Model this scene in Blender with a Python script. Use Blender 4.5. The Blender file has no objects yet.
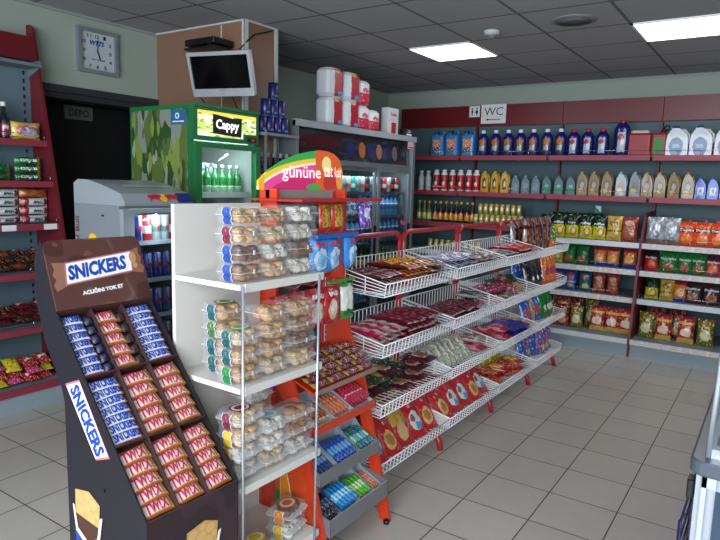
import bpy, math, random
from mathutils import Matrix, Vector, Euler, noise
random.seed(7)
PI=math.pi
C=bpy.context.scene.collection
R=math.radians
rnd=random.uniform
# ------------------------------------------------------------------ materials
def lin(h):
    if isinstance(h,str):
        h=h.lstrip('#'); c=[int(h[i:i+2],16)/255 for i in (0,2,4)]
        return tuple(x/12.92 if x<=.04045 else ((x+.055)/1.055)**2.4 for x in c)+(1,)
    return tuple(h)+(1,)
MT={}
def _new(name):
    m=bpy.data.materials.new(name); m.use_nodes=True
    nt=m.node_tree; b=nt.nodes['Principled BSDF']
    return m,nt,b
def mat(name,col,rough=.5,metal=0,emit=None,es=1,var=.06,scale=9,bump=0,coat=0):
    """plain surface with a slight noise variation"""
    if name in MT: return MT[name]
    m,nt,b=_new(name); N=nt.nodes; L=nt.links
    b.inputs['Roughness'].default_value=rough; b.inputs['Metallic'].default_value=metal
    b.inputs['Coat Weight'].default_value=coat
    tc=N.new('ShaderNodeTexCoord'); nz=N.new('ShaderNodeTexNoise'); nz.inputs['Scale'].default_value=scale
    L.new(tc.outputs['Object'],nz.inputs['Vector'])
    c=lin(col); mx=N.new('ShaderNodeMix'); mx.data_type='RGBA'
    mx.inputs['A'].default_value=tuple(x*(1-var*2) for x in c[:3])+(1,)
    mx.inputs['B'].default_value=tuple(min(1,x*(1+var)) for x in c[:3])+(1,)
    L.new(nz.outputs['Fac'],mx.inputs['Factor']); L.new(mx.outputs['Result'],b.inputs['Base Color'])
    if bump:
        bp=N.new('ShaderNodeBump'); bp.inputs['Strength'].default_value=bump; bp.inputs['Distance'].default_value=.01
        L.new(nz.outputs['Fac'],bp.inputs['Height']); L.new(bp.outputs['Normal'],b.inputs['Normal'])
    if emit:
        b.inputs['Emission Color'].default_value=lin(emit); b.inputs['Emission Strength'].default_value=es
    MT[name]=m; return m
def glass(name,col='#ffffff',alpha=.12,rough=.04,fres=True):
    """thin clear sheet: mostly see-through, glossy at grazing angles"""
    if name in MT: return MT[name]
    m=bpy.data.materials.new(name); m.use_nodes=True; nt=m.node_tree; N=nt.nodes; L=nt.links
    for n in list(N): N.remove(n)
    o=N.new('ShaderNodeOutputMaterial'); mx=N.new('ShaderNodeMixShader'); t=N.new('ShaderNodeBsdfTransparent')
    g=N.new('ShaderNodeBsdfAnisotropic'); g.inputs['Color'].default_value=lin(col); g.inputs['Roughness'].default_value=rough
    fr=N.new('ShaderNodeFresnel'); fr.inputs['IOR'].default_value=1.22
    ad=N.new('ShaderNodeMath'); ad.operation='ADD'; ad.use_clamp=True; ad.inputs[1].default_value=alpha
    ad.inputs[0].default_value=0
    if fres: L.new(fr.outputs[0],ad.inputs[0])
    else:
        N.remove(g); g=N.new('ShaderNodeBsdfPrincipled'); g.inputs['Base Color'].default_value=lin(col); g.inputs['Roughness'].default_value=rough; g.inputs['Specular IOR Level'].default_value=1.0; g.inputs['Coat Weight'].default_value=1
    L.new(ad.outputs[0],mx.inputs[0]); L.new(t.outputs[0],mx.inputs[1]); L.new(g.outputs[0],mx.inputs[2])
    L.new(mx.outputs[0],o.inputs[0]); MT[name]=m; return m
def pk(name,base,shapes=(),rough=.25,coat=.35,metal=0,emit=0,warp=.10,crk=.5):
    """printed wrapper: UV-space ellipses ('e'), boxes ('r'), bands ('b'), noise patches ('n'), over a base colour"""
    if name in MT: return MT[name]
    m,nt,b=_new(name); N=nt.nodes; L=nt.links
    b.inputs['Roughness'].default_value=rough; b.inputs['Coat Weight'].default_value=coat; b.inputs['Metallic'].default_value=metal
    uv=N.new('ShaderNodeUVMap'); sep=N.new('ShaderNodeSeparateXYZ')
    wn=N.new('ShaderNodeTexNoise'); wn.inputs['Scale'].default_value=7; wn.inputs['Detail'].default_value=2; L.new(uv.outputs[0],wn.inputs['Vector'])
    vm=N.new('ShaderNodeVectorMath'); vm.operation='MULTIPLY_ADD'; L.new(wn.outputs['Color'],vm.inputs[0]); vm.inputs[1].default_value=(warp,warp,0); vm.inputs[2].default_value=(-warp/2,-warp/2,0)
    va=N.new('ShaderNodeVectorMath'); L.new(uv.outputs[0],va.inputs[0]); L.new(vm.outputs[0],va.inputs[1]); L.new(va.outputs[0],sep.inputs[0])
    if crk:
        bp=N.new('ShaderNodeBump'); bp.inputs['Strength'].default_value=crk; bp.inputs['Distance'].default_value=.006; cn_=N.new('ShaderNodeTexNoise'); cn_.inputs['Scale'].default_value=9; cn_.inputs['Detail'].default_value=3; cn_.inputs['Distortion'].default_value=.8
        L.new(uv.outputs[0],cn_.inputs['Vector']); L.new(cn_.outputs['Fac'],bp.inputs['Height']); L.new(bp.outputs['Normal'],b.inputs['Normal'])
    cur=N.new('ShaderNodeRGB'); cur.outputs[0].default_value=lin(base); out=cur.outputs[0]
    def mth(op,a,bv=None,c=None):
        n=N.new('ShaderNodeMath'); n.operation=op
        for i,x in enumerate((a,bv,c)):
            if x is None: continue
            if isinstance(x,(int,float)): n.inputs[i].default_value=x
            else: L.new(x,n.inputs[i])
        return n.outputs[0]
    for s in shapes:
        k=s[0]
        if k in 'er':
            _,u,v,ru,rv,col=s
            a=mth('ABSOLUTE',mth('DIVIDE',mth('SUBTRACT',sep.outputs[0],u),ru)); d=mth('ABSOLUTE',mth('DIVIDE',mth('SUBTRACT',sep.outputs[1],v),rv))
            f=mth('LESS_THAN',mth('ADD',mth('MULTIPLY',a,a),mth('MULTIPLY',d,d)),1) if k=='e' else mth('LESS_THAN',mth('MAXIMUM',a,d),1)
        elif k=='b':
            _,v0,v1,col=s; f=mth('MULTIPLY',mth('GREATER_THAN',sep.outputs[1],v0),mth('LESS_THAN',sep.outputs[1],v1))
        elif k=='v':
            _,v0,v1,col=s; f=mth('MULTIPLY',mth('GREATER_THAN',sep.outputs[0],v0),mth('LESS_THAN',sep.outputs[0],v1))
        elif k=='d':   # diagonal split: u*a+v>c
            _,a_,c_,col=s; f=mth('GREATER_THAN',mth('ADD',mth('MULTIPLY',sep.outputs[0],a_),sep.outputs[1]),c_)
        else:
            _,sc,th,col=s
            nz=N.new('ShaderNodeTexNoise'); nz.inputs['Scale'].default_value=sc; nz.inputs['Detail'].default_value=1
            L.new(uv.outputs[0],nz.inputs['Vector']); f=mth('GREATER_THAN',nz.outputs['Fac'],th)
        mx=N.new('ShaderNodeMix'); mx.data_type='RGBA'; L.new(f,mx.inputs['Factor']); L.new(out,mx.inputs['A']); mx.inputs['B'].default_value=lin(col); out=mx.outputs['Result']
    L.new(out,b.inputs['Base Color'])
    if emit: L.new(out,b.inputs['Emission Color']); b.inputs['Emission Strength'].default_value=emit
    MT[name]=m; return m
# ------------------------------------------------------------------ text cache
TX={}
def textgeo(s,bold=.0,shear=0):
    k=(s,bold,shear)
    if k in TX: return TX[k]
    cu=bpy.data.curves.new('lettering','FONT'); cu.body=s; cu.size=1; cu.resolution_u=2; cu.offset=bold; cu.shear=shear; cu.align_x='CENTER'
    ob=bpy.data.objects.new('lettering',cu); C.objects.link(ob)
    dg=bpy.context.evaluated_depsgraph_get(); me=bpy.data.meshes.new_from_object(ob.evaluated_get(dg))
    V=[v.co.copy() for v in me.vertices]; F=[tuple(p.vertices) for p in me.polygons]
    bpy.data.objects.remove(ob); bpy.data.curves.remove(cu); bpy.data.meshes.remove(me)
    x0=min(v.x for v in V); x1=max(v.x for v in V); y0=min(v.y for v in V); y1=max(v.y for v in V)
    V=[((v.x-x0)/(x1-x0)-.5,(v.y-y0)/(y1-y0)-.5) for v in V]
    TX[k]=(V,F); return TX[k]
# ------------------------------------------------------------------ mesh builder
class MB:
    def __init__(s): s.v=[];s.f=[];s.m=[];s.uv=[];s.sm=[];s.M=Matrix.Identity(4)
    def add(s,V,F,m=0,UV=None,smooth=False):
        o=len(s.v)
        for p in V: s.v.append(s.M@Vector(p))
        for i,f in enumerate(F):
            s.f.append([a+o for a in f]); s.m.append(m); s.sm.append(smooth)
            s.uv.append([UV[a] for a in f] if UV else [(0,0)]*len(f))
        return s
    def box(s,c,d,m=0,rot=None):
        x,y,z=[a/2 for a in d]; V=[Vector(p) for p in ((-x,-y,-z),(x,-y,-z),(x,y,-z),(-x,y,-z),(-x,-y,z),(x,-y,z),(x,y,z),(-x,y,z))]
        if rot: 
            e=Euler(rot).to_matrix(); V=[e@v for v in V]
        V=[v+Vector(c) for v in V]
        U=[(0,0),(1,0),(1,0),(0,0),(0,1),(1,1),(1,1),(0,1)]
        return s.add(V,[(0,3,2,1),(4,5,6,7),(0,1,5,4),(1,2,6,5),(2,3,7,6),(3,0,4,7)],m,U)
    def b2(s,a,b,m=0): return s.box([(a[i]+b[i])/2 for i in range(3)],[abs(b[i]-a[i]) for i in range(3)],m)
    def rbox(s,c,d,r,m=0,n=3,zr=None):
        """box with rounded vertical corners and a small chamfer top/bottom"""
        x,y,z=[a/2 for a in d]; ring=[]
        for (sx,sy,a0) in ((1,1,0),(-1,1,90),(-1,-1,180),(1,-1,270)):
            for k in range(n+1):
                a=R(a0+90*k/n); ring.append((sx*(x-r)+r*math.cos(a),sy*(y-r)+r*math.sin(a)))
        ch=min(r*.5,z*.3) if zr is None else zr
        L=[(-z,1-ch/max(x,y)),(-z+ch,1),(z-ch,1),(z,1-ch/max(x,y))]; V=[];n_=len(ring)
        for zz,k in L: V+=[(c[0]+px*k,c[1]+py*k,c[2]+zz) for px,py in ring]
        F=[]
        for i in range(3):
            for j in range(n_): F.append((i*n_+j,i*n_+(j+1)%n_,(i+1)*n_+(j+1)%n_,(i+1)*n_+j))
        F.append(tuple(reversed(range(n_)))); F.append(tuple(3*n_+j for j in range(n_)))
        U=[((px/x+1)/2,(zz/z+1)/2) for zz,k in L for px,py in ring]
        return s.add(V,F,m,U)
    def tube(s,pts,r,m=0,n=6,close=False,sm=True):
        P=[Vector(p) for p in pts]; V=[];F=[];N=len(P); up=None
        for i,p in enumerate(P):
            d=(P[min(i+1,N-1)]-P[max(i-1,0)]).normalized()
            a=Vector((0,0,1)) if abs(d.z)<.9 else Vector((1,0,0))
            u=d.cross(a).normalized(); w=d.cross(u)
            for k in range(n):
                t=2*PI*k/n+PI/n; V.append(p+(u*math.cos(t)+w*math.sin(t))*r)
        for i in range(N-1):
            for k in range(n): F.append((i*n+k,i*n+(k+1)%n,(i+1)*n+(k+1)%n,(i+1)*n+k))
        F.append(tuple(reversed(range(n)))); F.append(tuple((N-1)*n+k for k in range(n)))
        return s.add(V,F,m,None,sm)
    def wires(s,segs,r,m=0):
        for a,b in segs: s.tube([a,b],r,m,4,sm=False)
        return s
    def lathe(s,prof,m=0,n=14,c=(0,0,0),sq=(1,1),mf=None):
        """prof: (radius,z); mf(z)->material slot"""
        V=[];F=[];U=[];k=len(prof)
        for j,(r,z) in enumerate(prof):
            for i in range(n):
                a=2*PI*i/n-PI/2; V.append((c[0]+r*sq[0]*math.cos(a),c[1]+r*sq[1]*math.sin(a),c[2]+z)); U.append(((math.cos(a)+1)/2,(z-prof[0][1])/max(1e-6,prof[-1][1]-prof[0][1])))
        o=len(s.v); 
        for j in range(k-1):
            FF=[(j*n+i,j*n+(i+1)%n,(j+1)*n+(i+1)%n,(j+1)*n+i) for i in range(n)]
            mm=mf((prof[j][1]+prof[j+1][1])/2) if mf else m
            if j==0: base=len(s.v); s.add(V,FF,mm,U,True)
            else:
                for f in FF: s.f.append([a+base for a in f]); s.m.append(mm); s.sm.append(True); s.uv.append([U[a] for a in f])
        for f,mm in ((tuple(reversed(range(n))),prof[0][1]),(tuple((k-1)*n+i for i in range(n)),prof[-1][1])):
            s.f.append([a+base for a in f]); s.m.append(mf(mm) if mf else m); s.sm.append(False); s.uv.append([U[a] for a in f])
        return s
    def prism(s,poly,axis,a,b,m=0):
        """extrude 2-D polygon along axis from a to b"""
        n=len(poly); 
        def P(p,t): return {'x':(t,p[0],p[1]),'y':(p[0],t,p[1]),'z':(p[0],p[1],t)}[axis]
        V=[P(p,a) for p in poly]+[P(p,b) for p in poly]
        F=[tuple(range(n)),tuple(reversed(range(n,2*n)))]+[(i,i+n,(i+1)%n+n,(i+1)%n) for i in range(n)]
        xs=[p[0] for p in poly];ys=[p[1] for p in poly]
        U=[((p[0]-min(xs))/(max(xs)-min(xs)),(p[1]-min(ys))/(max(ys)-min(ys))) for p in poly]*2
        return s.add(V,F,m,U)
    def quad(s,pts,m=0): return s.add(pts,[(0,1,2,3)],m,[(0,0),(1,0),(1,1),(0,1)])
    def text(s,t,w,h,m=0,M=None,bold=.0,shear=0,fn=None):
        """flat lettering in the local XZ plane facing -Y, centred"""
        V,F=textgeo(t,bold,shear); W=[]
        for x,y in V:
            p=(x*w,0,y*h) if fn is None else fn(x*w,y*h)
            W.append(M@Vector(p) if M else p)
        return s.add(W,F,m)
    def mesh(s,name,mats):
        me=bpy.data.meshes.new(name); me.from_pydata([tuple(v) for v in s.v],[],s.f)
        for m in (mats if isinstance(mats,(list,tuple)) else [mats]): me.materials.append(m)
        u=me.uv_layers.new(name='UVMap'); k=0
        me.polygons.foreach_set('material_index',s.m); me.polygons.foreach_set('use_smooth',s.sm)
        flat=[c for f in s.uv for q in f for c in q]; u.data.foreach_set('uv',flat); me.update()
        return me
    def build(s,name,mats,parent=None,loc=(0,0,0),rot=(0,0,0)):
        return inst(name,s.mesh(name,mats),parent,loc,rot)
def inst(name,me,parent=None,loc=(0,0,0),rot=(0,0,0)):
    o=bpy.data.objects.new(name,me); C.objects.link(o); o.location=loc; o.rotation_euler=rot
    if parent: o.parent=parent
    return o
def tag(o,label,cat,group=None,kind=None):
    if label:
        for a,b_ in ((' from the ',' from '),(' of the ',' of '),(' on the ',' on '),(' in the ',' in '),(' with a ',' with '),(' and ',' '),(' a ',' ')):
            if len(label.split())<=16: break
            label=label.replace(a,b_)
    if label: o['label']=label
    if cat: o['category']=cat
    if group: o['group']=group
    if kind: o['kind']=kind
    return o
def empty(name,loc,rz,label,cat,group=None):
    o=bpy.data.objects.new(name,None); C.objects.link(o); o.location=loc; o.rotation_euler=(0,0,rz); o.empty_display_size=.05
    return tag(o,label,cat,group)
def struct(o): o['kind']='structure'; return o
def T(x=0,y=0,z=0,rx=0,ry=0,rz=0): return Matrix.Translation((x,y,z))@Euler((rx,ry,rz)).to_matrix().to_4x4()
ORD=['first','second','third','fourth','fifth','sixth','seventh','eighth','ninth','tenth','eleventh','twelfth','thirteenth','fourteenth','fifteenth','sixteenth']
def put(me,name,label,cat,group,M,kids=()):
    """an item: copy of a mesh placed by matrix"""
    o=bpy.data.objects.new(name,me); C.objects.link(o); o.matrix_world=M; tag(o,label,cat,group); return o
# ------------------------------------------------------------------ wrappers
BG={}
def bag(w,h,t,mat_,seed=0,ends='tb',text=None,nu=12,nv=13,wr=.17):
    """pillow packet, base at z=0, front -Y. text: (string,u,v,w,h,material,bold)"""
    k=(w,h,t,mat_.name,seed,ends,str(text))
    if k in BG: return BG[k]
    mb=MB(); rg=random.Random(seed*17+3); off=Vector((rg.uniform(0,50),rg.uniform(0,50),0))
    def th(u,v):
        a=abs(2*u-1); b=abs(2*v-1)
        if ends=='lr': a,b=b,a
        e=max(0,1-(b/.93)**4) if b<.93 else 0
        q=max(0,1-a**2.6)**.6*e**.75
        n=noise.noise(off+Vector((u*w*48,v*h*48,0)))
        return t/2*q*(1+wr*4*n*q)+.0006
    def edge(u,v):
        a=2*u-1; b=2*v-1; x=a*w/2; z=v*h
        if ends=='tb': x*=1-.06*math.sin(PI*v)*1.0
        else: z=h/2+(z-h/2)*(1-.08*math.sin(PI*u))
        return x,z
    for side in (-1,1):
        V=[];U=[];F=[]
        for j in range(nv+1):
            for i in range(nu+1):
                u=i/nu;v=j/nv;x,z=edge(u,v); V.append((x,side*th(u,v),z)); U.append((u if side<0 else 1-u,v))
        for j in range(nv):
            for i in range(nu):
                a=j*(nu+1)+i; q=(a,a+1,a+nu+2,a+nu+1); F.append(q if side<0 else q[::-1])
        mb.add(V,F,0,U,True)
    mats=[mat_]
    if text:
        for tx in (text if isinstance(text,list) else [text]):
            s,u0,v0,tw,thh,tm=tx[:6]; bold=tx[6] if len(tx)>6 else .02
            mats.append(tm)
            def fn(x,z,u0=u0,v0=v0):
                u=min(1,max(0,u0+x/w)); v=min(1,max(0,v0+z/h)); X,Z=edge(u,v); return (X,-th(u,v)*1.1-.0028,Z)
            mb.text(s,tw*w,thh*h,len(mats)-1,None,bold,tx[7] if len(tx)>7 else 0,fn)
    BG[k]=mb.mesh('packet',mats); return BG[k]
def cyl(name,r,h,mats,mf=None,prof=None,n=12,sq=(1,1)):
    k=('cyl',name)
    if k in BG: return BG[k]
    mb=MB(); mb.lathe(prof or [(r*.9,0),(r,.004),(r,h-.004),(r*.9,h)],0,n,mf=mf,sq=sq); BG[k]=mb.mesh(name,mats); return BG[k]
WHITE=mat('white_plastic','#e8e8e6',.4); 
M_blk=mat('black_plastic','#0b0b0d',.4); M_wire=mat('white_coated_wire','#f2f3f5',.35); M_red=mat('red_enamel','#b3202a',.35,coat=.3)
M_steel=mat('brushed_steel','#9a9da2',.32,.8); M_chrome=mat('chrome_wire','#b8bcc2',.2,.9)
M_clear=glass('clear_pane','#cfd8dc',.05); M_txtw=mat('white_print','#f4f4f4',.5,var=0); M_txtk=mat('black_print','#15161a',.5,var=0)
M_txtb=mat('blue_print','#1b4fb0',.5,var=0); M_txtr=mat('red_print','#c8142b',.5,var=0); M_card=mat('white_card','#dfe0e0',.7)
M_trans=mat('translucent_white','#d6dade',.45)
# ================================================================== SETTING
def grid_mat(name,cell,phx,phy,w,col,line,rough,spec_noise,bumpy,scale=60,coat=0,tilevar=.04):
    m,nt,b=_new(name); N=nt.nodes; L=nt.links
    tc=N.new('ShaderNodeTexCoord'); sp=N.new('ShaderNodeSeparateXYZ'); L.new(tc.outputs['Object'],sp.inputs[0])
    def mt(op,*a):
        n=N.new('ShaderNodeMath'); n.operation=op
        for i,x in enumerate(a):
            if isinstance(x,(int,float)): n.inputs[i].default_value=x
            else: L.new(x,n.inputs[i])
        return n.outputs[0]
    fs=[];ids=[]
    for i,ph in ((0,phx),(1,phy)):
        q=mt('DIVIDE',mt('SUBTRACT',sp.outputs[i],ph),cell); fr=mt('FRACT',q); ids.append(mt('FLOOR',q))
        fs.append(mt('LESS_THAN',mt('MINIMUM',fr,mt('SUBTRACT',1,fr)),w/cell/2))
    ln=mt('MAXIMUM',fs[0],fs[1])
    wn=N.new('ShaderNodeTexWhiteNoise'); wn.noise_dimensions='2D'; cb=N.new('ShaderNodeCombineXYZ'); L.new(ids[0],cb.inputs[0]); L.new(ids[1],cb.inputs[1]); L.new(cb.outputs[0],wn.inputs['Vector'])
    nz=N.new('ShaderNodeTexNoise'); nz.inputs['Scale'].default_value=scale; nz.inputs['Detail'].default_value=4; L.new(tc.outputs['Object'],nz.inputs['Vector'])
    hs=N.new('ShaderNodeHueSaturation'); hs.inputs['Color'].default_value=lin(col)
    L.new(mt('ADD',mt('ADD',1-tilevar-spec_noise/2,mt('MULTIPLY',wn.outputs['Value'],2*tilevar)),mt('MULTIPLY',nz.outputs['Fac'],spec_noise)),hs.inputs['Value'])
    mx=N.new('ShaderNodeMix'); mx.data_type='RGBA'; L.new(ln,mx.inputs['Factor']); L.new(hs.outputs[0],mx.inputs['A']); mx.inputs['B'].default_value=lin(line)
    L.new(mx.outputs['Result'],b.inputs['Base Color'])
    b.inputs['Roughness'].default_value=rough; b.inputs['Coat Weight'].default_value=coat; b.inputs['Coat Roughness'].default_value=.12
    L.new(mt('ADD',rough,mt('MULTIPLY',ln,.4)),b.inputs['Roughness'])
    bp=N.new('ShaderNodeBump'); bp.inputs['Strength'].default_value=bumpy; bp.inputs['Distance'].default_value=.004
    L.new(mt('SUBTRACT',mt('MULTIPLY',nz.outputs['Fac'],.15),ln),bp.inputs['Height']); L.new(bp.outputs['Normal'],b.inputs['Normal'])
    return m
FZ=0; CZ=2.714
m_floor=grid_mat('grey_floor_tiles',.33004,-1.498,2.396,.006,'#b0aaa1','#35322f',.24,.1,.25,14,.15)
m_ceil=grid_mat('mineral_ceiling_tiles',.6,-.4,4.198,.022,'#a09fa2','#646266',.9,.14,.3,70)
m_wall=mat('pale_green_wall_paint','#98a297',.75,var=.03,scale=3,bump=.05)
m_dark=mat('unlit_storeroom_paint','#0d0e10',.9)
m_lam=mat('brown_laminate','#856450',.4,var=.06,scale=2.5)
WX0,WX1,WY0,WY1=-4.37,2.9,-1.6,7.05
def wall(name,boxes,m):
    mb=MB()
    for a,b in boxes: mb.b2(a,b)
    return struct(mb.build(name,m))
wall('floor',[((-5.3,WY0-.2,-.1),(WX1+.2,WY1+.15,0))],m_floor)
wall('ceiling',[((-5.3,WY0-.2,CZ),(WX1+.2,WY1+.15,CZ+.1))],m_ceil)
wall('wall_back',[((WX0-.15,WY1,0),(WX1+.15,WY1+.12,CZ))],m_wall)
wall('wall_left',[((WX0-.12,WY0,0),(WX0,2.44,CZ)),((WX0-.12,2.44,2.19),(WX0,3.42,CZ)),((WX0-.12,3.42,0),(WX0,WY1,CZ))],m_wall)
wall('wall_right',[((WX1,WY0,0),(WX1+.12,WY1,CZ))],m_wall)
wall('wall_front',[((WX0-.1,WY0-.15,0),(-3.6,WY0,CZ)),((2.6,WY0-.15,0),(WX1,WY0,CZ)),((-3.6,WY0-.15,2.5),(2.6,WY0,CZ)),((-3.6,WY0-.15,0),(2.6,WY0,.3))],m_wall)
mb=MB()
for x in (-3.57,-2.05,-.5,1.05,2.57): mb.b2((x-.03,WY0-.1,.3),(x+.03,WY0-.04,2.5))
for z in (.33,2.47): mb.b2((-3.6,WY0-.1,z-.03),(2.6,WY0-.04,z+.03))
w=struct(mb.build('window_1',mat('window_frame','#c9ccd0',.4,.3)))
MB().b2((-3.6,WY0-.075,.3),(2.6,WY0-.07,2.5)).build('window_pane',M_clear,w)
# storeroom behind the doorway
wall('wall_storeroom',[((-5.3,2.2,0),(-5.22,3.7,CZ)),((-5.22,2.2,0),(WX0-.12,2.28,CZ)),((-5.22,3.56,0),(WX0-.12,3.64,CZ))],m_dark)
mb=MB(); mb.b2((-4.56,2.3,2.1),(-4.38,3.54,2.19)); mb.b2((-4.40,2.445,2.14),(-4.355,3.415,2.19))
struct(mb.build('trim_1',mat('dark_lintel_panel','#2b2e30',.5)))
mb=MB(); mb.b2((-4.76,2.3,0),(-4.72,3.54,2.11)); d=struct(mb.build('door_1',mat('black_door','#0a0a0b',.6)))
MB().tube([(-4.70,2.6,1.0),(-4.66,2.6,1.0),(-4.66,2.72,1.0)],.009).build('door_handle',M_steel,d)
mb=MB(); mb.b2((-4.716,2.80,1.99),(-4.705,3.04,2.095),0); mb.text('DEPO',.17,.055,1,T(-4.702,2.92,2.042,0,0,R(90)),.02)
tag(mb.build('door_sign',[mat('grey_sign_plate','#5f625d',.6),M_txtk]),'small grey plate reading DEPO on the dark storeroom door','sign')
# laminate pillar
mb=MB(); mb.b2((WX0,3.42,0),(-3.372,3.76,CZ)); p=mb.build('pillar',m_lam); p['kind']='structure'
mb=MB(); mb.b2((-3.392,3.408,0),(-3.364,3.42,CZ)); mb.b2((-3.372,3.408,0),(-3.360,3.445,CZ)); mb.b2((-3.372,3.74,0),(-3.362,3.772,CZ)); mb.b2((-3.62,3.416,2.0),(-3.612,3.421,CZ)); mb.b2((WX0,3.405,CZ-.012),(-3.36,3.42,CZ-.0005)); mb.b2((-3.372,3.405,CZ-.012),(-3.357,3.76,CZ-.0005))
struct(mb.build('trim_2',mat('white_edge_strip','#c2c4c4',.5)))
# coving line at the wall heads
mb=MB(); mb.b2((WX0,WY0,CZ-.02),(WX0+.015,3.40,CZ-.0005)); mb.b2((WX0,WY1-.015,CZ-.02),(WX1,WY1,CZ-.0005)); struct(mb.build('trim_3',mat('ceiling_edge_trim','#8f9490',.6)))
# ceiling fittings
def troffer(x0,y0,w,d,label,es):
    r=empty('ceiling_light',(x0+w/2,y0+d/2,CZ),0,label,'ceiling light')
    mb=MB(); 
    for a,b in (((-w/2,-d/2),(w/2,-d/2+.018)),((-w/2,d/2-.018),(w/2,d/2)),((-w/2,-d/2),(-w/2+.018,d/2)),((w/2-.018,-d/2),(w/2,d/2))): mb.b2((a[0],a[1],-.012),(b[0],b[1],-.0005))
    mb.build('frame',WHITE,r)
    MB().b2((-w/2+.018,-d/2+.018,-.008),(w/2-.018,d/2-.018,-.002)).build('diffuser',mat('lit_diffuser','#ffffff',.5,emit='#f2f6ff',es=es),r)
troffer(-2.8,4.798,.6,.6,'square lit ceiling panel nearest the laminate pillar',5.5)
troffer(-1.0,4.798,1.2,.6,'long lit ceiling panel at the upper right above the oil bottles',5.5)
t=empty('security_camera',(-1.93,4.56,CZ),0,'small white dome camera on the ceiling between the two lights','security camera')
MB().lathe([(.035,-.035),(.055,-.03),(.062,-.008),(.06,-.0005)],0,18).build('housing',mat('dome_housing','#b9babd',.5),t)
MB().lathe([(.004,-.062),(.02,-.058),(.034,-.045),(.038,-.034)],0,18).build('dome',mat('dome_bubble','#6f7175',.15),t)
mb=MB(); mb.lathe([(.13,-.012),(.15,-.008),(.155,-.0005)],0,26); mb.lathe([(.02,-.016),(.12,-.0125)],1,26); 
tag(mb.build('ceiling_speaker',[mat('speaker_ring','#7d7c80',.6),mat('speaker_grille','#5f5e62',.8,scale=200,var=.3)],None,(-1.317,4.53,CZ)),'round flat speaker grille in the ceiling beside the long light','speaker')
# ------------------------------------------------------------------ clock
def rz_(d): return R(d)
c=empty('wall_clock',(WX0,2.87,2.31),R(90),'square silver framed wall clock above the dark doorway','clock')
mb=MB(); W=.33;H=.32
for a,b in (((-W/2,0),(W/2,.026)),((-W/2,H-.026),(W/2,H)),((-W/2,.026),(-W/2+.026,H-.026)),((W/2-.026,.026),(W/2,H-.026))): mb.b2((a[0],-.035,a[1]),(b[0],-.001,b[1]))
mb.build('frame',mat('silver_clock_frame','#8b9499',.35,.4),c)
mb=MB(); mb.b2((-W/2+.026,-.012,.026),(W/2-.026,-.004,H-.026),0)
for k in range(12):
    a=2*PI*k/12; q=max(abs(math.sin(a)),abs(math.cos(a))); mb.text(str(k or 12),.022 if k<10 and k else .032,.026,1,T(.108*math.sin(a)/q,-.0135,H/2+.108*math.cos(a)/q),.02)
mb.text('WTTS',.12,.036,2,T(0,-.0135,H/2+.062),.05,.3); mb.text('SAAT REKLAM',.11,.014,2,T(.005,-.0135,H/2-.058),.02)
mb.build('dial',[mat('clock_dial','#b7bcc0',.5),M_txtk,M_txtb],c)
for nm,l,a,wd in (('hour_hand',.06,R(175-15),.007),('minute_hand',.085,R(2),.005)):
    MB().b2((-wd/2,-.019,-.01),(wd/2,-.016,l)).build(nm,M_blk,c,(0,0,H/2),(0,a,0))
# ------------------------------------------------------------------ television on the pillar
tv=empty('television',(-3.235,3.06,2.265),R(15),'small silver flat television tilted down from the laminate pillar','television')
m_tv=mat('silver_tv_plastic','#a4a7ab',.35,.2); MT_=T(0,0,0,R(17),0,0)@Matrix.Scale(.84,4)
mb=MB(); mb.M=MT_; mb.rbox((0,0,-.148),(.575,.05,.062),.01,0); mb.b2((-.287,-.025,.14),(.287,.02,.17)); mb.b2((-.287,-.025,-.12),(-.262,.02,.14)); mb.b2((.262,-.025,-.12),(.287,.02,.14)); mb.b2((-.24,.02,-.13),(.24,.07,.12)); mb.build('bezel',m_tv,tv)
mb=MB(); mb.M=MT_; mb.b2((-.262,-.016,-.12),(.262,.019,.14),0); mb.build('screen',mat('dark_screen','#040405',.12),tv)
mb=MB(); mb.M=MT_; mb.text('SANYO',.05,.009,0,T(0,-.027,-.128),.02); mb.lathe([(.009,0),(.009,.003)],1,12,c=(0,-.028,-.158)); mb.build('badge',[mat('tv_badge','#5a6066',.4),mat('blue_tv_emblem','#4f6fb5',.4)],tv)
mb=MB(); mb.tube([(-.02,.06,-.02),(-.08,.2,.0),(-.14,.37,.0)],.018); mb.build('wall_bracket',M_blk,tv)
for P_ in ([(.02,.07,-.10),(.02,.16,-.2),(-.05,.3,-.23)],[(-.25,.07,-.10),(-.24,.2,-.2),(-.27,.36,-.22)]): MB().tube(P_,.004).build('lead',M_blk,tv)
mb=MB(); mb.rbox((0,0,.035),(.31,.2,.045),.01,0); mb.b2((-.12,-.101,.03),(-.04,-.103,.042),1)
for s in (-1,1): mb.b2((s*.1-.01,-.1,0),(s*.1+.01,.1,.013),0)
tag(mb.build('receiver_box',[M_blk,mat('led_display','#111720',.2)],None,(-3.62,3.30,2.505)),'black satellite receiver on the bracket behind the television','receiver')
mb=MB(); mb.b2((-3.78,3.2,2.49),(-3.46,3.419,2.503)); tag(mb.build('wall_shelf',M_blk),'thin black shelf on the pillar carrying the receiver box','shelf')
tag(MB().tube([(-3.356,3.70,2.69),(-3.354,3.62,2.66),(-3.354,3.50,2.62),(-3.354,3.425,2.56),(-3.38,3.40,2.52),(-3.42,3.38,2.47)],.005).build('cable',M_blk),'thin black cable running from the ceiling to the television','cable')
DAY=400; PAN=3.5; WLD=1.2; EXPO=0.2
def place(proto,M,label,cat,group=None,name=None):
    """copy a prototype (root mesh + part meshes) to a place"""
    nm,me,kids=proto
    o=inst(name or nm,me); o.matrix_world=M; tag(o,label,cat,group)
    for kn,km in kids:
        k=inst(kn,km,o)
    return o
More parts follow.
